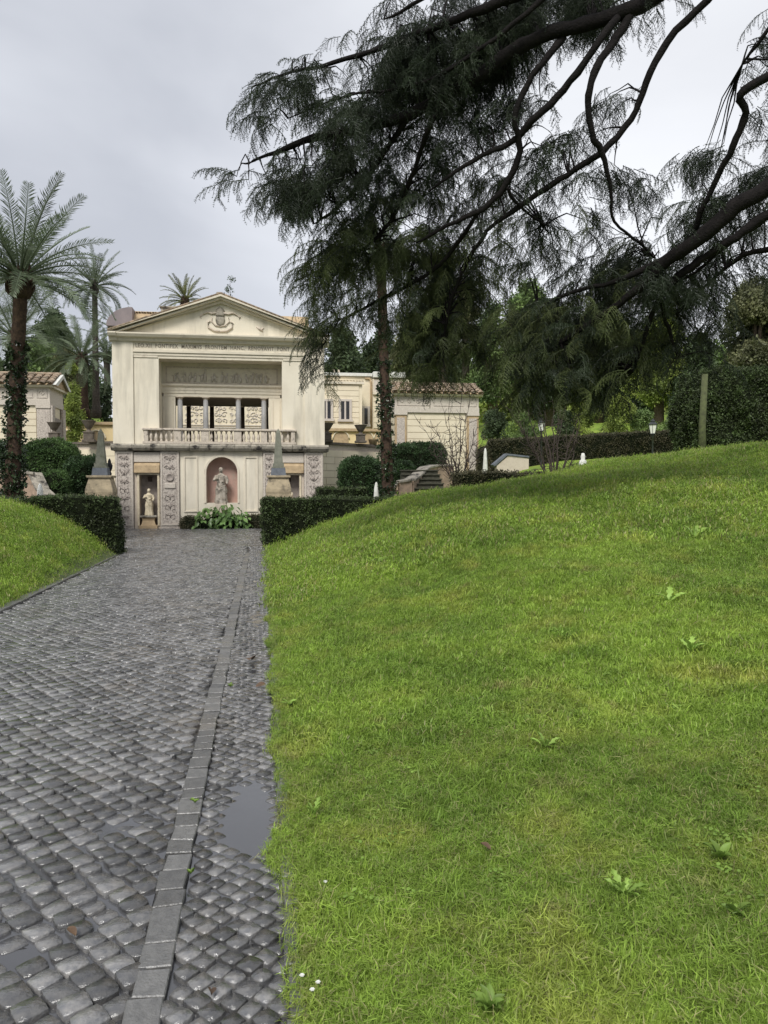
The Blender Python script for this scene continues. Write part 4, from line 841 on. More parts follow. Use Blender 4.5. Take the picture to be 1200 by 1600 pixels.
# ================================================================== hedges and shrubs
CL = {k: clumps(M[k], 3, n=16, R=.13, ln=.075, wd=.045) for k in ('hedge', 'hedge_b', 'shrub', 'shrub_d')}
def hedge(name, lab, cat, x0, x1, y0, y1, z0, z1, key, dens=70, size=1.0, round_=0, slope=0, group=None, wav=.03, base_t=False, sy=0):
    """box hedge; slope = rise of the top from x0 to x1"""
    t = thing(name, lab, cat, ((x0+x1)/2, (y0+y1)/2, z0), group)
    nx_ = max(3, int((x1-x0)/.25)); ny_ = max(3, int((y1-y0)/.25)+1); nz_ = max(3, int((z1-z0)/.25))
    hx, hy, hz = (x1-x0)/2, (y1-y0)/2, (z1-z0)/2; cx, cy, cz = (x0+x1)/2, (y0+y1)/2, (z0+z1)/2
    def warp(p):
        x, y, z = p; u = Vector(((x-cx)/hx, (y-cy)/hy, (z-cz)/hz))
        if round_: 
            l_ = (abs(u.x)**round_+abs(u.y)**round_+max(0, u.z)**round_)**(1/round_); l_ = max(l_, 1); u = u/l_ if z > z0 else Vector((u.x/l_, u.y/l_, u.z))
        q = Vector((cx+u.x*hx, cy+u.y*hy, cz+u.z*hz)); k = (q.z-z0)/(z1-z0); q.z += slope*k*(q.x-x0)/(x1-x0)+sy*k*(q.y-y0)/(y1-y0)
        w_ = wav*(sin(q.x*3.1+q.z*2)+sin(q.y*4+q.x*1.7+q.z*3.3)); q.x += w_*u.x; q.y += w_*u.y; q.z += w_*.7*max(0, u.z)
        if base_t: q.z += float(terrain(q.x, q.y))*1.0-z0 if False else 0
        return q
    m = MB()
    def face(f, a, c):
        vs = []; fs = []
        for j in range(c+1):
            for i in range(a+1): vs.append(warp(f(i/a, j/c)))
        for j in range(c):
            for i in range(a): fs.append((j*(a+1)+i, j*(a+1)+i+1, (j+1)*(a+1)+i+1, (j+1)*(a+1)+i))
        m.add(vs, fs, True)
    F = [(lambda u, v: (x0+(x1-x0)*u, y0, z0+(z1-z0)*v), nx_, nz_, (x1-x0)*(z1-z0)), (lambda u, v: (x1-(x1-x0)*u, y1, z0+(z1-z0)*v), nx_, nz_, (x1-x0)*(z1-z0)*.4),
         (lambda u, v: (x0, y1-(y1-y0)*u, z0+(z1-z0)*v), ny_, nz_, (y1-y0)*(z1-z0)), (lambda u, v: (x1, y0+(y1-y0)*u, z0+(z1-z0)*v), ny_, nz_, (y1-y0)*(z1-z0)),
         (lambda u, v: (x0+(x1-x0)*u, y0+(y1-y0)*v, z1), nx_, ny_, (x1-x0)*(y1-y0))]
    pts = []
    for f, a, c, ar_ in F:
        face(f, a, c)
        for _ in range(int(ar_*dens)):
            p = warp(f(random.random(), random.random())); pts.append(p+rv(.03*size)+(Vector((random.uniform(-.3, .3), -.4 if p.y < cy else .4, .9)).normalized()*random.uniform(.04, .11)*size if random.random() < .05 else Vector((0, 0, 0))))
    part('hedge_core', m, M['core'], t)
    scatter('leaves', np.array([list(p) for p in pts]), rrot(len(pts)), RNG.uniform(.6, 1.25, len(pts))*size, CL[key], t, 'stuff')
    return t
HZ = 1.28
hedge('hedge', 'dark clipped hedge at the left of the road, before the left obelisk', 'hedge', -9.5, -3.30, 18.1, 18.9, -.1, ZZ(90, 778, 18.1)-.03, 'hedge', 190, .62)
hedge('hedge', 'dark clipped hedge at the right of the road, before the right obelisk', 'hedge', .04, 3.7, 19.75, 20.5, -.1, ZZ(500, 779, 19.75)-.03, 'hedge', 190, .62)
hedge('hedge', 'low hedge strip running behind the lawn crest below the bare shrub', 'hedge', XX(716, 24), XX(850, 24), 24, 24.7, .5, ZZ(730, 741, 24), 'hedge_b', 110, .8, slope=.02)
hedge('hedge', 'very low hedge with pale top beside the right corner of the loggia', 'hedge', XX(500, 26), XX(568, 26), 26, 27.2, -.1, ZZ(530, 765, 26), 'hedge', 90, .8)
hedge('hedge', 'long clipped brownish hedge behind the garden lamp', 'hedge', XX(770, 35), XX(1102, 35), 35, 36, 1.5, ZZ(800, 689, 35)-.02, 'hedge_b', 110, .85, slope=ZZ(1095, 671, 35)-ZZ(800, 689, 35))
hedge('hedge', 'tall dark clipped hedge wall at the right edge of the lawn', 'hedge', XX(1099, 29), XX(1099, 29)+9, 29, 32, 1.5, ZZ(1140, 572, 29), 'hedge', 80, 1.2, 6, wav=.08)
hedge('shrub', 'rounded green clipped shrub on the bank right of the loggia', 'shrub', XX(538, 28), XX(606, 28), 28, 30.3, -.1, ZZ(570, 715, 28), 'shrub_d', 110, .9, 3.5, wav=.05)
hedge('shrub', 'long green shrub above the stairs in front of the right portal', 'shrub', XX(606, 33), XX(701, 33), 33, 35, .3, ZZ(650, 698, 33), 'shrub_d', 110, .9, 5, slope=.25, wav=.05)
hedge('shrub', 'dark rounded shrub right of the ivy palm, below the long shrub', 'shrub', XX(612, 31.3), XX(652, 31.3), 31.3, 32.6, -.1, ZZ(640, 722, 31.3), 'shrub_d', 110, .9, 3.5)
hedge('shrub', 'small reddish round shrub at the corner of the right portal', 'shrub', XX(748, 34), XX(764, 34), 34, 34.6, tz(756, 34)-.1, ZZ(755, 697, 34), 'hedge_b', 110, .7, 2.5)
hedge('shrub', 'bright green sprawling shrub behind the left palm', 'shrub', XX(12, 29), XX(112, 29), 29, 31.5, -.1, ZZ(60, 686, 29), 'shrub', 120, .9, 2.6, wav=.07)
hedge('shrub', 'dark green shrub at the left edge behind the palm trunk', 'shrub', XX(-60, 28), XX(22, 28), 28, 30, -.1, ZZ(10, 690, 28), 'shrub_d', 110, .9, 3)
hedge('shrub', 'dark clipped shrub just left of the left obelisk', 'shrub', XX(96, 26), XX(150, 26), 26, 28, -.1, ZZ(125, 713, 26), 'shrub_d', 120, .8, 4)
hedge('shrub', 'low green shrub block between the stairs and the dark shrub', 'shrub', XX(66, 25), XX(100, 25), 25, 26.5, -.1, ZZ(85, 737, 25), 'shrub', 120, .8, 4)
# slate coped wall on the right
wx_ = XX(778, 31); rw = thing('retaining_wall', 'low white retaining wall with grey sloping coping before the brownish hedge', 'wall', (XX(800, 31), 31, tz(800, 31)))
zb_ = tz(800, 31)-.3
part('wall_face', MB().prism([(XX(776, 31), zb_), (XX(826, 31), zb_), (XX(826, 31), ZZ(830, 716, 31)), (XX(794, 31), ZZ(794, 712, 31)), (XX(776, 31), ZZ(776, 727, 31))], 31, 31.3), M['stone'], rw)
part('coping', MB().prism([(XX(772, 31), ZZ(772, 729, 31)), (XX(792, 31), ZZ(792, 711.5, 31)), (XX(826, 31), ZZ(832, 715, 31)), (XX(826, 31), ZZ(832, 712.5, 31)), (XX(791, 31), ZZ(791, 708.5, 31)), (XX(770, 31), ZZ(770, 726, 31))], 30.95, 31.35), M['slate'], rw)

# planting at the niche
def planting():
    t = thing('leafy_planting', 'clump of large glossy green leaves at the foot of the pink niche', 'plant', (fx(348), FY-.45, 0)); cx_, y_ = fx(348), FY-.45
    pts = []
    while len(pts) < 400:
        u, v, z = random.uniform(-1, 1), random.uniform(-1, 1), random.random()
        if u*u+v*v+z*z < 1: pts.append((cx_+u*1.15, y_+v*.42, z*ZZ(345, 786, FY-.5)))
    bl = []
    for _ in range(4):
        b = MB(); n_ = 5; b.add([(0, 0, 0), (.055, .07, .012), (.06, .13, .0), (0, .22, -.05), (-.06, .13, .0), (-.055, .07, .012), (0, .08, -.01), (0, .14, -.015)], [(0, 1, 6), (1, 2, 7, 6), (2, 3, 7), (3, 4, 7), (4, 5, 6, 7), (5, 0, 6)], True); bl.append(mesh_obj(b, M['big']).data)
    for i, p in enumerate(pts):
        o = bpy.data.objects.new('leaf', bl[i % 4]); COL.objects.link(o); o.parent = t; o.location = Vector(p)-ORG[t.name]; sc = random.uniform(.7, 1.25); o.scale = (sc,)*3
        o.rotation_euler = (random.uniform(-1.3, -.2), random.uniform(-.5, .5), pi+random.gauss(0, .9)+(p[0]-cx_)*.9)
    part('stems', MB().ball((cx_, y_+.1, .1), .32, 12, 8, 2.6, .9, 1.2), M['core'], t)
    for s_, lab in ((300, 'dark low bush left of the leafy planting'), (400, 'dark low bush right of the leafy planting')):
        hedge('bush', lab, 'bush', fx(s_)-.4, fx(s_)+.34, FY-.6, FY-.05, -.05, .46, 'hedge_b', 160, .55, 2.3)
planting()

# ================================================================== lamps
def lamp(px_, p0, Y, lab, gb=None):
    z0 = tz(px_, Y)-.05 if gb is None else gb; z1 = ZZ(px_, p0, Y); H = z1-z0; t = thing('garden_lamp', lab, 'lamp', (XX(px_, Y), Y, z0), None)
    h = H-.62
    part('post', MB().lathe([(.09, 0), (.09, .06), (.05, .1), (.038, .2), (.035, h-.14), (.055, h-.12), (.04, h-.06), (.075, h)], (0,0,0), 12), M['metal'], t, local=True)
    part('lantern_glass', MB().lathe([(.10, h+.02), (.165, h+.36)], (0,0,0), 6, False), M['lamp_glass'], t, local=True)
    fr_ = MB().lathe([(.115, h), (.115, h+.02)], (0,0,0), 6, False).lathe([(.19, h+.36), (.19, h+.385)], (0,0,0), 6, False)
    for k in range(6): a = 2*pi*k/6; fr_.tube([(.103*cos(a), .103*sin(a), h+.02), (.17*cos(a), .17*sin(a), h+.37)], .009, 5)
    part('lantern_frame', fr_, M['metal'], t, local=True)
    part('lantern_cap', MB().lathe([(.20, h+.386), (.14, h+.45), (.09, h+.48), (.09, h+.52), (.11, h+.53), (.04, h+.57), (.03, h+.60), (.005, h+.62)], (0,0,0), 6, False), M['metal'], t, local=True)
lamp(1019, 654, 29, 'black garden lamp with white glass lantern on the lawn before the hedge')
lamp(845.5, 652, 33, 'dim garden lamp half hidden behind the bare shrub and cedar fringe')

# ================================================================== palms
def frond_mesh(Ln, arch, mt, nl=62, leaf_l=.42, seed=0, name='frond'):
    r = random.Random(seed); m = MB(); pts = []; a = 0; x = z = 0; n_ = 14
    for i in range(n_+1): pts.append((x, 0, z)); x += Ln/n_*cos(a); z += Ln/n_*sin(a); a -= arch/n_*(.4+1.2*i/n_)
    m.tube(pts, [max(.006, .035*(1-i/n_)) for i in range(n_+1)], 4, True, False)
    for i in range(nl):
        t = .14+.86*i/nl; k = t*n_; j = min(int(k), n_-1); p = Vector(pts[j]).lerp(Vector(pts[j+1]), k-j); d = (Vector(pts[j+1])-Vector(pts[j])).normalized(); up = Vector((-d.z, 0, d.x))
        ll = leaf_l*(.30+1.05*sin(pi*min(1, t*.86+.10))**.8)*r.uniform(.65, 1.15)
        for s_ in (-1, 1):
            e = (d*.72+Vector((0, s_, 0))*.85+up*.30+rv(.16)).normalized(); q = p+e*ll*.6; q2 = q+(e+Vector((0, 0, -.5))).normalized()*ll*.4; w_ = up.cross(e).normalized()*.0+d*.0125
            m.add([p-w_*.6, p+w_*.6, q+w_, q-w_, q2], [(0, 1, 2, 3), (3, 2, 4)])
    me = m.mesh(name); me.materials.append(mt); return me
def palm(px_, pb, pt_, Y, tr0, tr1, Ln, nf, lab, mt='palm', bark='palm_bark', bulb=1.9, gz=None, ivy=0, lean=0, seed=1, droop=0, dx=0, group=None):
    r = random.Random(seed); zb = ZZ(px_, pb, Y) if gz is None else gz; zt = ZZ(px_, pt_, Y); x = XX(px_, Y); t = thing('palm_tree', lab, 'palm', (x, Y, zb), group); H = zt-zb
    prof = []; nn = 60
    for i in range(nn+1):
        k = i/nn; rr = tr0+(tr1-tr0)*min(1, k*1.6); rr *= 1+.06*(i % 2)+r.uniform(-.03, .03)
        if k < .05: rr *= 1.3-k*6
        prof.append((rr, k*H-(.4 if i == 0 else 0)))
    m = MB().lathe(prof, (0,0,0), 14); m.v = [(a+lean*(c/H)+dx*sin(pi*max(0, c)/H), b_, c) for a, b_, c in m.v]
    part('trunk', m, M[bark], t, local=True)
    if bulb:
        bh = tr1*3.6; m = MB()
        m.lathe([(tr1, 0), (tr1*bulb*.85, bh*.16), (tr1*bulb, bh*.4), (tr1*bulb*.85, bh*.7), (tr1*1.0, bh*1.0), (tr1*.5, bh*1.25)], (lean, 0, H-.02), 16, True, 1, 1, 0, lambda a, z: 1+.06*sin(a*9+z*30))
        for i in range(70):
            a = r.uniform(0, 2*pi); q = r.random(); R_ = tr1*(bulb*.95-.6*max(0, q-.35)); z = H+bh*(.1+q*1.05); c_ = Vector((cos(a), sin(a), 0))
            m.tube([Vector((lean, 0, z))+c_*R_*.8, Vector((lean, 0, z+.10))+c_*(R_*1.12), Vector((lean, 0, z+.24))+c_*(R_*1.2)], [.05, .04, .02], 4, False)
        part('crown_boss', m, M[bark], t, local=True)
    else: bh = .2
    vr = [frond_mesh(Ln, a_, M[mt], seed=i+seed, leaf_l=.105*Ln) for i, a_ in enumerate((.45, .8, 1.15, 1.5, 1.9))]
    for i in range(nf):
        q = i/nf; el = radians(80-q**.75*(92+droop))+r.gauss(0, .08); az = i*2.39996+r.gauss(0, .15); v = min(4, max(0, int(q*4.2+r.uniform(-.7, .8))))
        o = bpy.data.objects.new('frond', vr[v]); COL.objects.link(o); o.parent = t; rr = tr1*.5
        o.location = (lean+cos(az)*rr, sin(az)*rr, H+bh*(1.15-.35*q)); o.rotation_euler = Euler((r.gauss(0, .25), -el, az)).to_matrix().to_euler(); s_ = r.uniform(.85, 1.08); o.scale = (s_,)*3
    if ivy:
        n_ = int(ivy); zz = np.array([r.random() for _ in range(n_)])**1.3*H*.82; aa = RNG.uniform(0, 2*pi, n_); rr = tr0*.95+.07*RNG.random(n_)*(1-zz/H)*2
        zl = zz/H; pts = np.stack([x+lean*zl+dx*np.sin(pi*zl)+np.cos(aa)*rr, Y+np.sin(aa)*rr, zb+zz], 1)
        scatter('ivy', pts, rrot(n_), RNG.uniform(.6, 1.1, n_), IVY, t, 'stuff')
    return t
IVY = clumps(M['ivy'], 3, n=9, R=.06, ln=.085, wd=.07)
palm(15, 775, 466, 21.2, .21, .165, 2.55, 54, 'tall palm with ivy clad trunk rising behind the left hedge', bulb=1.85, gz=0, ivy=700, lean=.34, seed=3, dx=-.02, droop=-2)
palm(152, 642, 461, 45, .21, .145, 2.35, 36, 'slender tall palm on the grassy slope left of the loggia', bark='palm_bark_grey', bulb=1.35, seed=5, droop=12)
palm(608, 775, 420, 24, .20, .15, 2.4, 34, 'ivy clad palm rising right of the loggia into the cedar foliage', bulb=1.5, gz=0, ivy=520, lean=-.25, seed=7, droop=15)
palm(292, 560, 490, 58, .3, .28, 2.0, 34, 'palm crown showing above the left pediment roof of the loggia', mt='palm_y', bulb=1.1, seed=9)
palm(131, 641, 585, 42.5, .30, .26, 2.3, 50, 'short broad palm with dark trunk on the slope beside the slender palm', bulb=1.2, seed=11, mt='palm', droop=25)
palm(28, 640, 562, 44, .4, .36, 4.2, 46, 'broad palm with arching fronds behind the left portal roof', bulb=1.2, seed=13)
palm(-28, 640, 545, 48, .4, .36, 4.2, 36, 'palm at the left edge with fronds above the portal', bulb=1.2, seed=14)
palm(169.5, 640, 570, 66, .28, .25, 1.9, 40, 'small far palm in the gap beside the loggia edge', bulb=1.2, seed=15, bark='palm_bark_grey')
palm(188, 640, 538, 60, .28, .25, 2.2, 30, 'far palm half hidden by the upper left edge of the loggia', bulb=1.1, seed=17, bark='palm_bark_grey')

# ================================================================== broadleaf and conifer trees
LC = {k: clumps(M[k], 3, n=22, R=.42, ln=.24, wd=.15) for k in ('tree_g', 'tree_d', 'tree_y', 'tree_o')}
def tree(lab, px_, pb, pt_, hw, Y, key, n=500, tr=.22, low=.25, seed=1, gz=None, cat='tree', name='tree', bark='bark2', size=1.0, blobs=14, yd=1.0, trunk=True, cone=False, group=None, weep=False):
    r = random.Random(seed); rn = np.random.default_rng(seed); x = XX(px_, Y); zb = tz(px_, Y)-.1 if gz is None else gz; zt = ZZ(px_, pt_, Y); H = zt-zb; W = (XX(px_+hw, Y)-XX(px_-hw, Y))/2
    t = thing(name, lab, cat, (x, Y, zb), group); zc0 = H*low
    bl = []
    for i in range(blobs):
        k = r.random()**.8; z = zc0+(H-zc0)*(.12+.76*k); wr = W*(1-k)*.9+.15*W if cone else W*.78*sqrt(max(.06, 1-(2*k-.85)**2/1.4)); a = r.uniform(0, 2*pi); q = r.uniform(.25, .9)
        bl.append((x+cos(a)*wr*q, Y+sin(a)*wr*q*yd, zb+z, W*r.uniform(.28, .46)*(1-.35*k if cone else 1)))
    bl.append((x, Y, zb+H-W*.3, W*.33))
    m = MB()
    if trunk:
        m.tube([(x, Y, zb-.3), (x+r.gauss(0, .1)*W*.3, Y, zb+H*.4), (x, Y, zb+H*.85)], [tr*1.15, tr*.85, tr*.2], 10)
        part('trunk', m, M[bark], t); m = MB()
        for bx_, by_, bz_, br_ in bl[:10]: 
            z0 = zb+(bz_-zb)*.55; part('branch', MB().tube([(x, Y, z0), ((x+bx_)/2, (Y+by_)/2, (z0+bz_)/2+.1), (bx_, by_, bz_)], [tr*.45, tr*.3, tr*.08], 6), M[bark], t)
    per = [max(5, int(n*b_[3]**2/sum(c_[3]**2 for c_ in bl))) for b_ in bl]; pts = []
    for (bx_, by_, bz_, br_), k in zip(bl, per):
        d = rn.normal(size=(k, 3)); d /= np.linalg.norm(d, axis=1)[:, None]; rad = br_*(.55+.5*rn.random(k)**.6); p = d*rad[:, None]; p[:, 2] *= .75 if not weep else 1.5; pts.append(p+np.array([bx_, by_, bz_]))
    pts = np.concatenate(pts); pts = pts[pts[:, 2] > zb+.1]
    scatter('crown', pts, rrot(len(pts)), rn.uniform(.6, 1.3, len(pts))*size*max(.55, min(1.5, Y/50)), LC[key], t, 'stuff')
    return t
# left
tree('round dense stone pine crown above the left portal roof', 88, 600, 482, 32, 62, 'tree_d', 800, .3, .35, 21, size=.62, blobs=22)
tree('mid green trees behind the roof of the left portal', 60, 640, 535, 52, 56, 'tree_g', 700, .3, .1, 22, size=.9, blobs=20)
tree('dark tree at the left edge behind the arching palms', -10, 640, 560, 45, 54, 'tree_d', 600, .3, .1, 23, size=.9, blobs=20)
tree('yellowish weeping shrub beside the short broad palm', 116, 640, 571, 15, 41, 'tree_y', 650, .1, .02, 24, size=.5, blobs=20, weep=True, name='weeping_shrub', cat='shrub')
tree('olive green bushy tree behind the short broad palm', 108, 640, 545, 30, 52, 'tree_o', 500, .2, .1, 25, size=.8)
tree('dark low bush between the two palm trunks', 141, 636, 598, 10, 50, 'tree_d', 180, .1, .0, 26, size=.6, trunk=False)
tree('dark low bush right of the slender palm', 166, 640, 600, 13, 52, 'tree_d', 180, .1, .0, 27, size=.6, trunk=False)
tree('small sparse conifer standing beyond the apex of the pediment', 362, 560, 432, 13, 60, 'tree_d', 55, .10, .72, 28, size=.42, blobs=8)
# behind the villa
tree('dark evergreen behind the villa roof beside the loggia', 535, 640, 512, 38, 60, 'tree_d', 800, .3, .1, 31, size=.9, blobs=20)
tree('dark evergreen behind the villa right of the ivy palm', 598, 640, 520, 34, 62, 'tree_d', 700, .3, .1, 32, size=.9, blobs=20)
tree('olive evergreen behind the left end of the portal roof', 645, 640, 490, 34, 56, 'tree_o', 800, .3, .1, 33, size=.9, blobs=20)
tree('dark shaggy conifer with bare reddish trunk above the portal roof', 690, 640, 400, 42, 52, 'tree_d', 1300, .4, .28, 34, size=.85, blobs=30, cone=True)
tree('brown trunked conifer at the right of the portal roof', 727, 640, 440, 30, 50, 'tree_o', 420, .30, .45, 35, size=.7, blobs=14, cone=True, bark='bare')
tree('mid green broadleaf tree right of the portal', 770, 660, 470, 40, 47, 'tree_g', 1100, .3, .06, 36, size=.75, blobs=26)
tree('tall round topped broadleaf tree behind the cedar fringe', 824, 670, 437, 42, 58, 'tree_g', 1400, .35, .2, 37, size=.75, blobs=28)
tree('dark evergreen tree behind the bare shrub', 858, 680, 470, 50, 52, 'tree_d', 1300, .35, .08, 38, size=.9, blobs=26)
tree('dark evergreen tree deep behind the cedar fringe', 935, 680, 470, 50, 55, 'tree_d', 1300, .35, .12, 39, size=.9, blobs=26)
tree('yellow green tree showing between the cedar limbs at right', 1028, 690, 490, 52, 44, 'tree_y', 1300, .3, .15, 40, size=.75, blobs=24)
tree('dark tree behind the yellow green tree', 985, 680, 520, 55, 50, 'tree_d', 1300, .3, .05, 41, size=.9, blobs=24)
tree('large olive green tree above the tall hedge at the right edge', 1180, 690, 438, 62, 46, 'tree_o', 2000, .4, .1, 42, size=.85, blobs=34)
tree('olive tree beyond the right edge above the tall hedge', 1290, 690, 400, 80, 44, 'tree_o', 1500, .4, .1, 43, size=1, blobs=30)
tree('dark tree behind the left end of the tall hedge', 1090, 690, 520, 40, 42, 'tree_d', 900, .3, .05, 44, size=.8, blobs=20)
for i, (p_, a_, hw_, k_, lab) in enumerate(((770, 640, 24, 'tree_d', 'dark rounded bush on the upper lawn beside the portal'), (815, 645, 26, 'tree_g', 'green bush on the upper lawn behind the second lamp'), (915, 622, 28, 'tree_y', 'bright green bush behind the long hedge, left of the others'), (968, 618, 30, 'tree_y', 'bright yellow green bush behind the middle of the long hedge'),
        (1005, 640, 22, 'tree_g', 'rounded green bush left of the lamp lantern behind the hedge'), (1050, 640, 30, 'tree_g', 'green bush right of the lamp lantern behind the hedge'), (880, 640, 24, 'tree_d', 'dark bush behind the long hedge beside the second lamp'))):
    tree(lab, p_, 690, a_, hw_, 40, k_, 420, .1, .0, 50+i, size=.5, blobs=14, trunk=False, name='bush', cat='bush')
# far woodland belts that close the view below the crowns
def woodland(name, p0, p1, Y, ytop, key, n):
    pts = []
    for _ in range(n):
        p_ = random.uniform(p0, p1); Yq = Y+random.uniform(-3, 3); top_ = ZZ(p_, ytop+14*sin(p_*.043)+9*sin(p_*.11+1), Yq); zb = float(terrain(XX(p_, Yq), Yq)); pts.append((XX(p_, Yq), Yq, zb+(top_-zb)*random.random()**.75))
    o = scatter(name, pts, rrot(n), RNG.uniform(1.2, 2.6, n), LC[key], None, 'stuff'); o['label'] = 'dense far belt of trees closing the garden'; o['category'] = 'woodland'
woodland('woodland', 520, 800, 74, 575, 'tree_d', 1500); woodland('woodland', 740, 1420, 70, 560, 'tree_g', 3200); woodland('woodland', 760, 1100, 62, 612, 'tree_y', 900)
woodland('woodland', -160, 150, 80, 585, 'tree_d', 1500)
# ivy post at hedge end
single('ivy_trunk', MB().tube([(XX(1097, 28.9), 28.9, 2.2), (XX(1096, 28.9), 28.9, 4), (XX(1099, 28.9), 28.9, ZZ(1099, 585, 28.9))], [.17, .14, .12], 10), M['moss'], 'mossy green tree trunk at the left end of the tall hedge', 'tree trunk')

# bare shrubs
def bare(lab, px_, pb, tips, Y, seed, gz=None, r0=.03):
    r = random.Random(seed); zb = ZZ(px_, pb, Y) if gz is None else gz; x = XX(px_, Y); t = thing('bare_shrub', lab, 'shrub', (x, Y, zb), 'bare winter shrubs')
    for (tx, ty) in tips:
        e = Vector(P(tx, ty, Y+r.uniform(-.6, .6))); s_ = Vector((x+r.gauss(0, .06), Y+r.gauss(0, .06), zb)); mid = s_.lerp(e, .45)+Vector((r.gauss(0, .12), r.gauss(0, .1), .15)); q = []
        for i in range(9):
            k = i/8; q.append((s_*(1-k)**2+mid*2*k*(1-k)+e*k*k)+Vector((r.gauss(0, .025), r.gauss(0, .025), 0)))
        m = MB().tube(q, [r0*(1-.8*i/8) for i in range(9)], 6); st = part('stem', m, M['bare'], t); tw = MB()
        for i in range(16):
            k = r.randint(2, 8); p = q[k]; d = (rv()+Vector((0, 0, .7))).normalized(); L_ = r.uniform(.15, .6)
            tw.tube([p, p+d*L_*.5+rv(.03), p+d*L_+rv(.08)+Vector((0, 0, .06))], [.010, .008, .004], 4, False, False)
        part('twigs', tw, M['bare'], st)
bare('tall bare winter shrub with many thin stems before the right portal', 716, 765, [(700, 640), (688, 628), (655, 662), (672, 700), (722, 612), (735, 620), (712, 655), (748, 655), (762, 690), (745, 700), (700, 690), (728, 660), (690, 720), (672, 655)], 25.5, 61, None, .022)
bare('bare multi stemmed shrub on the lawn crest with arching branches', 868, 738, [(815, 610), (830, 590), (800, 645), (850, 610), (885, 620), (905, 655), (898, 690), (840, 650), (862, 600), (820, 680), (780, 620), (870, 640), (910, 630)], 22.5, 63, tz(868, 22.5)-.05, .028)

# ================================================================== cedar
def spray(m, Ln, n_side, seed, droop=.5, nl=.029):
    """one drooping cedar branchlet: axis along +X, hanging twiglets carrying short needle tufts"""
    r = random.Random(seed+100); b = MB(); ax = []; a = .15; x = z = 0; y = 0
    for i in range(11): ax.append(Vector((x, y, z))); x += Ln/10*cos(a); z += Ln/10*sin(a); y += r.gauss(0, .012); a -= droop/10*(1+i*.12)
    b.tube(ax, [.007*(1-i/12) for i in range(11)], 3, False, False)
    def tuft(p, d, k=5):
        for _ in range(k):
            e = (d*.6+rv(.9)).normalized(); s_ = e.cross(rv()).normalized()*.0032; b.add([p-s_, p+s_, p+e*nl*r.uniform(.7, 1.25)], [(0, 1, 2)])
    def twig(p, d, L_):
        n_ = max(2, int(L_/.026)); q = p.copy(); dd = d.copy(); pts = [q.copy()]
        for i in range(n_):
            dd = (dd+Vector((0, 0, -.17))+rv(.09)).normalized(); q = q+dd*(L_/n_); pts.append(q.copy()); tuft(q, dd, 5)
        b.tube([pts[0], pts[len(pts)//2], pts[-1]], [.003, .0025, .0015], 3, False, False)
    for i in range(n_side):
        k = .06+.94*(i+.5)/n_side; j = min(9, int(k*10)); p = ax[j].lerp(ax[j+1], k*10-j); d = (ax[j+1]-ax[j]).normalized(); s_ = 1 if i % 2 else -1
        twig(p, (d*.7+Vector((0, s_*.8, r.uniform(-.5, .1)))).normalized(), Ln*r.uniform(.16, .42)*(1.15-.6*k))
    twig(ax[-1], (ax[-1]-ax[-2]).normalized(), Ln*.2)
    return mesh_obj(b, m)
SP = [spray(M['cedar'], .62, 20, i, .5+.25*i) for i in range(4)]+[spray(M['cedar_g'], .62, 20, 10+i, .6+.3*i) for i in range(3)]
tx, ty = 12.4, 8.6
CT = thing('cedar_tree', 'huge dark cedar whose drooping limbs hang over the lawn from the upper right', 'tree', (tx, ty, float(terrain(tx, ty))-.1))
zt0 = float(terrain(tx, ty))
part('trunk', MB().tube([(tx, ty, zt0-.4), (tx+.1, ty, zt0+2), (tx-.1, ty+.1, zt0+6), (tx, ty, zt0+12), (tx+.2, ty, zt0+19)], [.75, .58, .5, .36, .08], 16), M['bark'], CT)
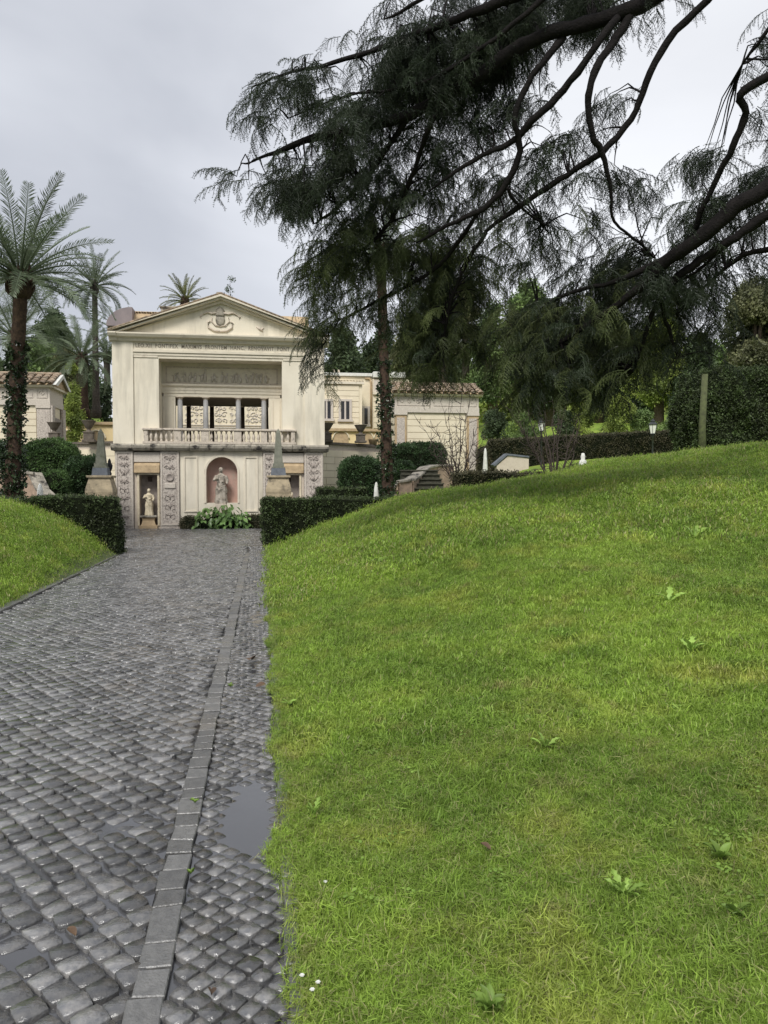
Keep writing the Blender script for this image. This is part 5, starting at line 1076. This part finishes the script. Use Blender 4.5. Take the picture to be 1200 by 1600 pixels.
# limbs: (px, py, road distance Y, radius in photo px)
LIMBS = [
 [(1420,-330,8.8,30),(1250,-180,9.2,24),(1110,-70,9.6,20),(1020,0,10,15),(985,16,10,15),(930,34,10.2,14),(860,52,10.4,14),(800,82,10.6,13),(740,124,10.8,13),(690,150,11,12),(640,180,11.2,10),(560,202,11.5,8),(490,216,11.8,7),(430,238,12,4),(390,255,12.1,2)],
 [(880,58,10.4,8),(855,88,10.4,6.5),(825,130,10.5,6),(805,185,10.6,6),(812,235,10.8,6),(790,290,11,6),(752,328,11.2,5),(700,352,11.5,4),(650,380,11.8,2.5)],
 [(965,26,10,8),(925,80,10,7.5),(880,142,10.3,7),(840,180,10.5,7),(800,222,10.8,6),(740,250,11,4),(670,300,11.3,2.5)],
 [(990,18,10,9),(955,70,10,8),(930,112,10,7.5),(918,160,10.1,6.5),(925,210,10.2,6),(940,238,10.3,6),(955,300,10.5,3.5),(960,345,10.7,3),(1000,380,11,2.5),(1020,402,11.2,1.5)],
 [(1180,-110,9,9),(1105,0,9.5,8),(1043,64,9.8,7.5),(1010,130,10,6.5),(985,186,10.2,6.5),(940,238,10.4,7),(900,264,10.7,6),(850,296,11,5.5),(800,330,11.3,5),(760,362,11.6,3.5),(720,420,12,2)],
 [(1290,80,8.8,10),(1200,118,9.2,9),(1155,150,9.4,8.5),(1165,178,9.5,7.5),(1145,230,9.7,7),(1120,280,10,6),(1095,332,10.3,5.5),(1080,372,10.6,5),(1040,412,11,3)],
 [(1420,120,9,24),(1300,210,9.4,20),(1200,292,9.8,17),(1150,322,10,16),(1090,375,10.3,15),(1048,402,10.6,13),(1000,450,11,9),(930,500,11.6,6),(860,545,12.2,3.5),(820,570,12.6,2)],
 [(1420,230,9,16),(1300,290,9.5,13),(1200,335,9.9,11),(1150,370,10.1,9),(1105,400,10.4,8),(1060,432,10.7,8),(1030,465,11,6),(1010,520,11.4,4),(990,580,11.8,2)],
 [(1280,260,9.6,6),(1200,340,10,5),(1150,372,10.3,4),(1085,425,10.7,3),(1040,450,11,2)],
 [(1150,-260,9,16),(1000,-120,9.5,13),(880,-35,10,11),(780,5,10.4,9),(690,38,10.8,7),(600,72,11.2,5),(520,98,11.5,4),(440,118,11.8,2.5),(392,138,12,1.5)],
 [(1100,-300,9,14),(900,-160,9.6,10),(760,-60,10.2,7),(660,0,10.6,4),(600,30,11,2)],
 [(880,-35,10,6),(800,40,10.3,5),(700,110,10.7,4),(620,140,11,3),(540,150,11.4,2),(450,185,11.7,1.5)],
 [(640,180,11.2,6),(600,240,11.6,5),(560,290,12,4),(520,330,12.3,3),(490,350,12.5,1.5)],
 [(700,150,11,5),(670,200,11,5),(650,260,11.5,4),(620,330,12,4),(580,380,12.4,3),(520,410,12.8,2),(460,440,13,1.5)],
 [(750,328,11.2,4),(700,400,11.9,4),(650,440,12.4,3.5),(590,470,12.8,3),(530,500,13.1,2)],
 [(760,362,11.6,4),(720,430,12.1,3),(700,490,12.5,3),(690,560,12.9,2)],
 [(790,292,11,4),(812,322,11.2,3),(850,352,11.5,1.5)],
 [(1048,402,10.6,8),(960,440,11.2,5),(900,455,11.6,4),(840,480,12,3),(800,510,12.3,2)],
 [(1060,560,11.5,3),(1040,500,11.3,4),(1030,460,11,5)],
 [(1300,330,10,9),(1230,380,10.4,7),(1160,400,10.8,5),(1110,440,11.2,3),(1060,490,11.5,1.5)],
 [(1320,-60,9,8),(1240,0,9.4,6),(1190,60,9.7,4),(1160,100,10,2)],
]
LP3 = []
for L_ in LIMBS:
    pts = []; rs = []
    for i in range(len(L_)-1):
        p0, p1 = L_[max(i-1, 0)], L_[i]; p2, p3 = L_[i+1], L_[min(i+2, len(L_)-1)]
        for k in range(4):
            t = k/4; q = [.5*((2*p1[c])+(-p0[c]+p2[c])*t+(2*p0[c]-5*p1[c]+4*p2[c]-p3[c])*t*t+(-p0[c]+3*p1[c]-3*p2[c]+p3[c])*t**3) for c in range(4)]
            pts.append(Vector(P(q[0], q[1], q[2]))+rv(.012)); rs.append(max(.006, q[3]*.82/1200*q[2]*random.uniform(.9, 1.1)))
    pts.append(Vector(P(*L_[-1][:3]))); rs.append(.008)
    if L_[0][0] > 1400: pts = [Vector((tx-.1, ty, pts[0].z+.6))]+pts; rs = [rs[0]*1.2]+rs
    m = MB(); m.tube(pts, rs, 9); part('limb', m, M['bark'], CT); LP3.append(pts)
LPn = np.array([list(p) for q in LP3 for p in q])
# foliage regions in the photo: polygon, count, Y range, share of fresh green
REG = [
 ([(590,0),(560,40),(470,90),(380,130),(372,180),(405,250),(358,262),(345,280),(352,318),(395,352),(470,340),(520,330),(640,330),(690,250),(700,180),(790,120),(850,60),(870,0),(800,-60),(640,-60)], 1150, 10.8, 12.4, 0),
 ([(640,40),(720,0),(860,-30),(960,-60),(1010,0),(900,40),(820,90),(760,120),(700,150),(600,200),(520,215),(470,205),(560,140)], 800, 10.3, 11.8, 0),
 ([(520,200),(640,185),(700,215),(690,290),(600,330),(500,335),(430,300),(400,255)], 330, 11.5, 12.5, .3),
 ([(520,330),(600,300),(690,310),(780,230),(800,215),(830,260),(790,330),(720,400),(560,430),(480,420),(470,400)], 560, 11.5, 13, .75),
 ([(480,400),(560,380),(700,380),(760,420),(740,500),(700,560),(690,590),(650,600),(620,550),(590,500),(500,520),(470,500),(440,445)], 1000, 12, 13.6, .85),
 ([(640,440),(720,430),(735,520),(715,590),(680,600),(650,590),(630,520)], 420, 12.2, 13.6, .8),
 ([(470,480),(520,470),(525,560),(500,630),(480,560)], 80, 12.8, 13.6, .5),
 ([(700,330),(800,330),(860,300),(960,330),(1010,380),(930,400),(850,370),(760,380),(700,400)], 200, 11, 12.5, .5),
 ([(830,210),(900,200),(960,250),(1010,290),(1000,320),(930,300),(850,290),(800,300)], 190, 10.3, 11.3, .05),
 ([(930,100),(1000,90),(1050,110),(1010,130),(950,190),(910,180)], 36, 10, 10.8, 0),
 ([(820,100),(870,60),(920,80),(870,160),(810,210),(770,230),(770,150)], 70, 10.3, 11.2, 0),
 ([(700,150),(780,140),(800,200),(740,240),(680,300),(660,230)], 130, 10.8, 11.6, 0),
 ([(860,0),(1000,-20),(1060,0),(960,50),(930,60),(860,50)], 110, 9.9, 10.8, 0),
 ([(760,480),(830,470),(900,430),(1000,400),(1080,430),(1060,500),(1040,560),(980,600),(880,630),(800,610),(760,560)], 1700, 11, 13, .55),
 ([(1000,400),(1090,360),(1200,330),(1240,420),(1130,440),(1060,480),(980,470)], 420, 10.2, 11.6, .05),
 ([(1000,460),(1100,440),(1140,500),(1110,580),(1040,600),(1000,570)], 230, 11, 12.2, .25),
 ([(1000,350),(1090,330),(1150,280),(1200,240),(1210,330),(1120,380),(1040,400)], 210, 10, 11, 0),
 ([(1040,250),(1120,200),(1200,150),(1230,230),(1170,290),(1120,330),(1060,330),(1060,290)], 120, 9.8, 10.8, 0),
 ([(1140,60),(1200,0),(1250,40),(1210,120),(1150,110)], 60, 9.6, 10.4, 0),
 ([(880,400),(1000,390),(1000,440),(900,470),(850,440)], 150, 11.2, 12.4, .1),
 ([(740,380),(850,370),(880,420),(820,440),(740,420)], 110, 11.5, 12.8, .7),
 ([(700,520),(800,560),(860,620),(800,630),(760,590)], 150, 12.3, 13.4, .6),
 ([(1200,-120),(1480,-120),(1450,380),(1200,420)], 420, 9, 11.5, .1),
 ([(600,-60),(1000,-60),(1200,-60),(1200,-300),(900,-260)], 300, 9, 11, .1),
 ([(860,560),(980,560),(960,630),(900,640),(860,620)], 200, 11.5, 13, .05),
]
def inside(poly, x, y):
    c = False; j = len(poly)-1
    for i in range(len(poly)):
        (xi, yi), (xj, yj) = poly[i], poly[j]
        if (yi > y) != (yj > y) and x < (xj-xi)*(y-yi)/(yj-yi)+xi: c = not c
        j = i
    return c
pts = []; rots = []; scs = []; idx = []; TW = MB(); r = random.Random(4)
for poly, cnt, y0, y1, fr_ in REG:
    xs_ = [p[0] for p in poly]; ys_ = [p[1] for p in poly]; k = 0; cen = (sum(xs_)/len(xs_), sum(ys_)/len(ys_)); guard = 0
    cl = [(r.uniform(min(xs_), max(xs_)), r.uniform(min(ys_), max(ys_))) for _ in range(max(5, cnt//9))]; cl = [c for c in cl if inside(poly, *c)] or [cen]
    cnt = int(cnt*{1150: .78, 800: .95, 560: .6, 1000: .52, 1700: .42, 420: .42, 230: .4}.get(cnt, .5))
    while k < cnt and guard < 60000:
        guard += 1
        if r.random() < .72: c = r.choice(cl); px_, py_ = c[0]+r.gauss(0, 15), c[1]+r.gauss(0, 7)
        else: px_, py_ = r.uniform(min(xs_), max(xs_)), r.uniform(min(ys_), max(ys_))
        if not inside(poly, px_, py_): continue
        Y = r.uniform(y0+.35, y1+.5); p = Vector(P(px_+14, py_-8, Y)); k += 1
        d = LPn-np.array(p); q = np.argmin((d**2).sum(1)); lv = p-Vector(LPn[q]); 
        az = atan2(lv.y*.5+r.gauss(0, .35), (lv.x-.25)+r.gauss(0, .3)) if lv.length > .05 else pi+r.gauss(0, 1)
        pts.append(p); rots.append((r.gauss(0, .35), r.uniform(.0, .75), az)); scs.append(r.uniform(.65, 1.2)); idx.append(r.randrange(4, 7) if r.random() < fr_ else r.randrange(4))
        if r.random() < .16 and lv.length < 2.2:
            a = Vector(LPn[q]); mid = a.lerp(p, .5)+Vector((0, 0, .05+.12*r.random()))+rv(.04); TW.tube([a, a.lerp(mid, .5)+rv(.02), mid, mid.lerp(p, .5)+rv(.02), p], [.016, .013, .010, .008, .005], 4, True, False)
part('twigs', TW, M['bark'], CT, kind='stuff')
scatter('foliage', np.array([list(p) for p in pts]), rots, scs, SP, CT, kind='stuff', idx=idx)

# ================================================================== grass
def tuft(nb, ln, wd, R, seed):
    r = random.Random(seed); b = MB()
    for _ in range(nb):
        a = r.uniform(0, 2*pi); q = R*sqrt(r.random()); p = Vector((cos(a)*q, sin(a)*q, -.01)); az = r.uniform(0, 2*pi); le = ln*r.uniform(.5, 1.2); lean = r.uniform(.35, 1.5)
        d = Vector((cos(az), sin(az), 0)); s_ = Vector((-sin(az), cos(az), 0))*wd*.5; m1 = p+d*le*.3*lean*.6+Vector((0, 0, le*.55)); tip = p+d*le*.75*lean+Vector((0, 0, le*(.95-.35*lean)))
        b.add([p-s_, p+s_, m1+s_*.8, m1-s_*.8, tip], [(0, 1, 2, 3), (3, 2, 4)], False, r.random())
    return mesh_obj(b, M['blade'])
T1 = [tuft(16, .052, .0034, .045, i) for i in range(4)]; T2 = [tuft(18, .06, .006, .09, 10+i) for i in range(4)]; T3 = [tuft(18, .075, .013, .2, 20+i) for i in range(4)]
def lawn_pts(n, xr_, yr_, dmin, dmax, left=False):
    X = RNG.uniform(*xr_, n); Y = RNG.uniform(*yr_, n); Z = terrain(X, Y); d = np.stack([X, Y, Z], 1)-EYE; dist = np.linalg.norm(d, axis=1); zc = d@_f
    px_ = 600+1200*(d@_r)/np.maximum(zc, .1); py_ = 800-1200*(d@_u)/np.maximum(zc, .1)
    k = (dist >= dmin) & (dist < dmax) & (zc > .2) & (px_ > -260) & (px_ < 1800) & (py_ < 2300); return np.stack([X, Y, Z], 1)[k]
def grass(name, P_, T, s0=.75, s1=1.25, parent=None):
    n = len(P_); rt = np.stack([RNG.normal(0, .25, n), RNG.normal(0, .25, n), RNG.uniform(0, 2*pi, n)], 1); o = scatter(name, P_, rt, RNG.uniform(s0, s1, n), T, parent)
    o['kind'] = 'stuff'; o['label'] = 'short green grass blades growing on the lawn'; o['category'] = 'grass'; return o
a1 = lawn_pts(60000, (EDGE_R-.01, 5.5), (.6, 6.5), 0, 4.6); a2 = lawn_pts(95000, (EDGE_R, 12), (1, 12), 4.6, 10); a3 = lawn_pts(130000, (EDGE_R, 26), (5, 27), 10, 30)
a3 = a3[~((a3[:, 1] > 19.7) & (a3[:, 0] < 6.5))]
print('grass', len(a1), len(a2), len(a3))
T1b = [tuft(9, .085, .0042, .03, 40+i) for i in range(3)]
grass('grass', a1, T1); m_ = (np.sin(a1[:, 0]*3.1+np.sin(a1[:, 1]*2.3)*2)*np.sin(a1[:, 1]*2.7+a1[:, 0]))[:] > .35; grass('grass', a1[m_][::4], T1b)
def cl_leaf(seed):
    r = random.Random(seed); b = MB()
    for _ in range(9):
        a = r.uniform(0, 6.28); R_ = r.uniform(.0, .05); c = Vector((cos(a)*R_, sin(a)*R_, r.uniform(.018, .04))); rr = r.uniform(.006, .012); az = r.uniform(0, 6.28); nn = Vector((r.gauss(0, .3), r.gauss(0, .3), 1)).normalized(); u_ = nn.cross(Vector((cos(az), sin(az), 0))).normalized(); v_ = nn.cross(u_)
        b.add([c+u_*rr*cos(t)+v_*rr*sin(t) for t in np.linspace(0, 2*pi, 7)[:-1]], [(0, 1, 2, 3, 4, 5)], True)
    return mesh_obj(b, M['clover'])
cc = lawn_pts(60, (.3, 5), (1.2, 6.5), 0, 7); cpt = np.concatenate([c_+np.stack([RNG.normal(0, .12, 9), RNG.normal(0, .12, 9), np.zeros(9)], 1) for c_ in cc]); cpt[:, 2] = terrain(cpt[:, 0], cpt[:, 1])+.008
o = scatter('clover', cpt, np.stack([np.zeros(len(cpt)), np.zeros(len(cpt)), RNG.uniform(0, 6.28, len(cpt))], 1), RNG.uniform(.4, .9, len(cpt)), [cl_leaf(i) for i in range(3)], None, 'stuff'); o['label'] = 'small round clover leaves growing through the near lawn'; o['category'] = 'clover'; grass('grass', a2, T2); grass('grass', a3, T3)
l2 = lawn_pts(30000, (-12, EDGE_L), (7, 18.2), 0, 40); grass('grass', l2, T3, .6, 1.0)
# soft grass over the edging stones
e_ = np.stack([RNG.uniform(.085, .20, 3000), RNG.uniform(1.5, 12, 3000), np.zeros(3000)], 1); e_[:, 0] -= .045*np.maximum(0, np.sin(e_[:, 1]*4.3)+np.sin(e_[:, 1]*9.7+1)*.6); e_[:, 2] = terrain(e_[:, 0], e_[:, 1])+.012; grass('grass', e_, T1, .6, 1.1)

# weeds, daisies, fallen leaves
def gpt(px_, py_):
    lo, hi = .5, 60
    d = P(px_, py_, 1)-EYE
    for t in np.arange(.8, 60, .02):
        p = EYE+d*t
        if p[2] < float(terrain(p[0], p[1])): return p
    return p
def wleaf(Ln, W_, lobes, seed):
    r = random.Random(seed); m = MB(); n_ = 7; L1 = []; R1 = []; C1 = []
    for i in range(n_+1):
        k = i/n_; w_ = W_*sin(pi*min(.97, k*.9+.08))**.8*(1 if not lobes or i % 2 else .45); z = .25*Ln*sin(k*pi*.75); x = Ln*k*.95
        C1.append((x, 0, z-.002)); L1.append((x+(.02 if lobes else 0), w_, z+.006)); R1.append((x+(.02 if lobes else 0), -w_, z+.006))
    n1_ = n_+1; m.add(C1+L1+R1, [(i, i+1, n1_+i+1, n1_+i) for i in range(n_)]+[(i+1, i, 2*n1_+i, 2*n1_+i+1) for i in range(n_)], True); return m
def weed(px_, py_, size, n_, lab, lobes=True, mt='weed', cat='weed', seed=1, upr=.5):
    size *= .62
    r = random.Random(seed); p = gpt(px_, py_); t = thing('weed_plant', lab, cat, (p[0], p[1], p[2]+.005)); ms = []
    for i in range(3): me = wleaf(size, size*.20, lobes, i).mesh('leaf'); me.materials.append(M[mt]); ms.append(me)
    for i in range(n_):
        o = bpy.data.objects.new('leaf', r.choice(ms)); COL.objects.link(o); o.parent = t; o.rotation_euler = (r.gauss(0, .2), -upr*r.uniform(.4, 1.3), i*2.4+r.gauss(0, .2)); s_ = r.uniform(.6, 1.1); o.scale = (s_,)*3; o.location = (0, 0, .02)
weed(975, 1408, .13, 9, 'bright green jagged leaved weed low in the lawn at right', seed=1)
weed(852, 1175, .13, 7, 'light green weed rosette in the middle of the lawn', seed=2)
weed(490, 1282, .12, 6, 'bright lobed weed close to the road edge', seed=3, upr=.7)
weed(765, 1590, .11, 14, 'broad round leaved weed patch at the bottom of the frame', False, 'clover', seed=4)
weed(1125, 1352, .12, 9, 'mid green weed near the right side of the lawn', False, 'clover', seed=5)
weed(1080, 1022, .22, 8, 'pale green weed cluster far up the right lawn', seed=6)
weed(1045, 944, .26, 5, 'small flat pale weed high on the lawn slope', seed=7)
weed(878, 1000, .20, 5, 'small upright weed in the centre of the slope', seed=8)
weed(1150, 1440, .10, 7, 'small clover like weed near the lower right corner', False, 'clover', seed=9)
weed(1085, 843, .40, 4, 'tall thin pale weed near the right of the lawn crest', seed=10, upr=1)
weed(452, 1108, .13, 6, 'bright small weed touching the road edging', False, 'weed', seed=11)
weed(305, 1262, .05, 6, 'tiny weed growing from the joint beside the kerb line', False, 'clover', seed=12)
weed(298, 1375, .04, 7, 'tiny green sprout in the joint right of the kerb stones', False, 'clover', seed=13)
weed(360, 1078, .07, 6, 'little green tuft between the gutter cobbles', False, 'clover', seed=14)
weed(585, 885, .35, 4, 'brownish weed on the lower bank near the hedge', False, 'clover', seed=15)
for a_, c_, lab in ((472, 1545, 'leftmost of the three tiny white daisies by the road edge'), (497, 1556, 'rightmost of the three tiny white daisies by the road edge'), (488, 1568, 'lowest of the three tiny white daisies by the road edge'), (508, 1395, 'lone tiny white daisy in the grass above the other three')):
    p = gpt(a_, c_); t = thing('daisy', lab, 'daisy', (p[0], p[1], p[2]+.03), 'white daisies by the road edge')
    part('stem', MB().tube([(0, 0, -.03), (.002, 0, .012)], .0015, 5), M['clover'], t, local=True); part('petals', MB().lathe([(.001, .012), (.0075, .014), (.007, .017), (.001, .016)], (0,0,0), 12, False, 1, 1, 0, lambda a, z: 1+.2*cos(6*a)), M['petal'], t, local=True)
def fallen(px_, py_, sz, lab, seed):
    r = random.Random(seed); d = P(px_, py_, 1)-EYE; p = EYE+d*((.012-1.6)/d[2]) if px_ < 440 else gpt(px_, py_)+np.array([0, 0, .04]); m = wleaf(sz, sz*.3, False, seed); o = single('fallen_leaf', m, M['dead_leaf'], lab, 'leaf', loc=(0, 0, 0)); o.location = tuple(p); o.rotation_euler = (r.gauss(0, .2), 0, r.uniform(0, 6))
fallen(395, 1030, .16, 'curled brown leaf lying on the gutter cobbles', 1); fallen(400, 1073, .08, 'small brown leaf on the gutter below the curled one', 2)
fallen(766, 1343, .05, 'dark reddish leaf lying in the middle of the lawn', 3); fallen(118, 1462, .05, 'pale broken leaf on the cobbles near the lower left', 4)
fallen(330, 1545, .045, 'brown leaf caught against the kerb stones at the bottom', 5)
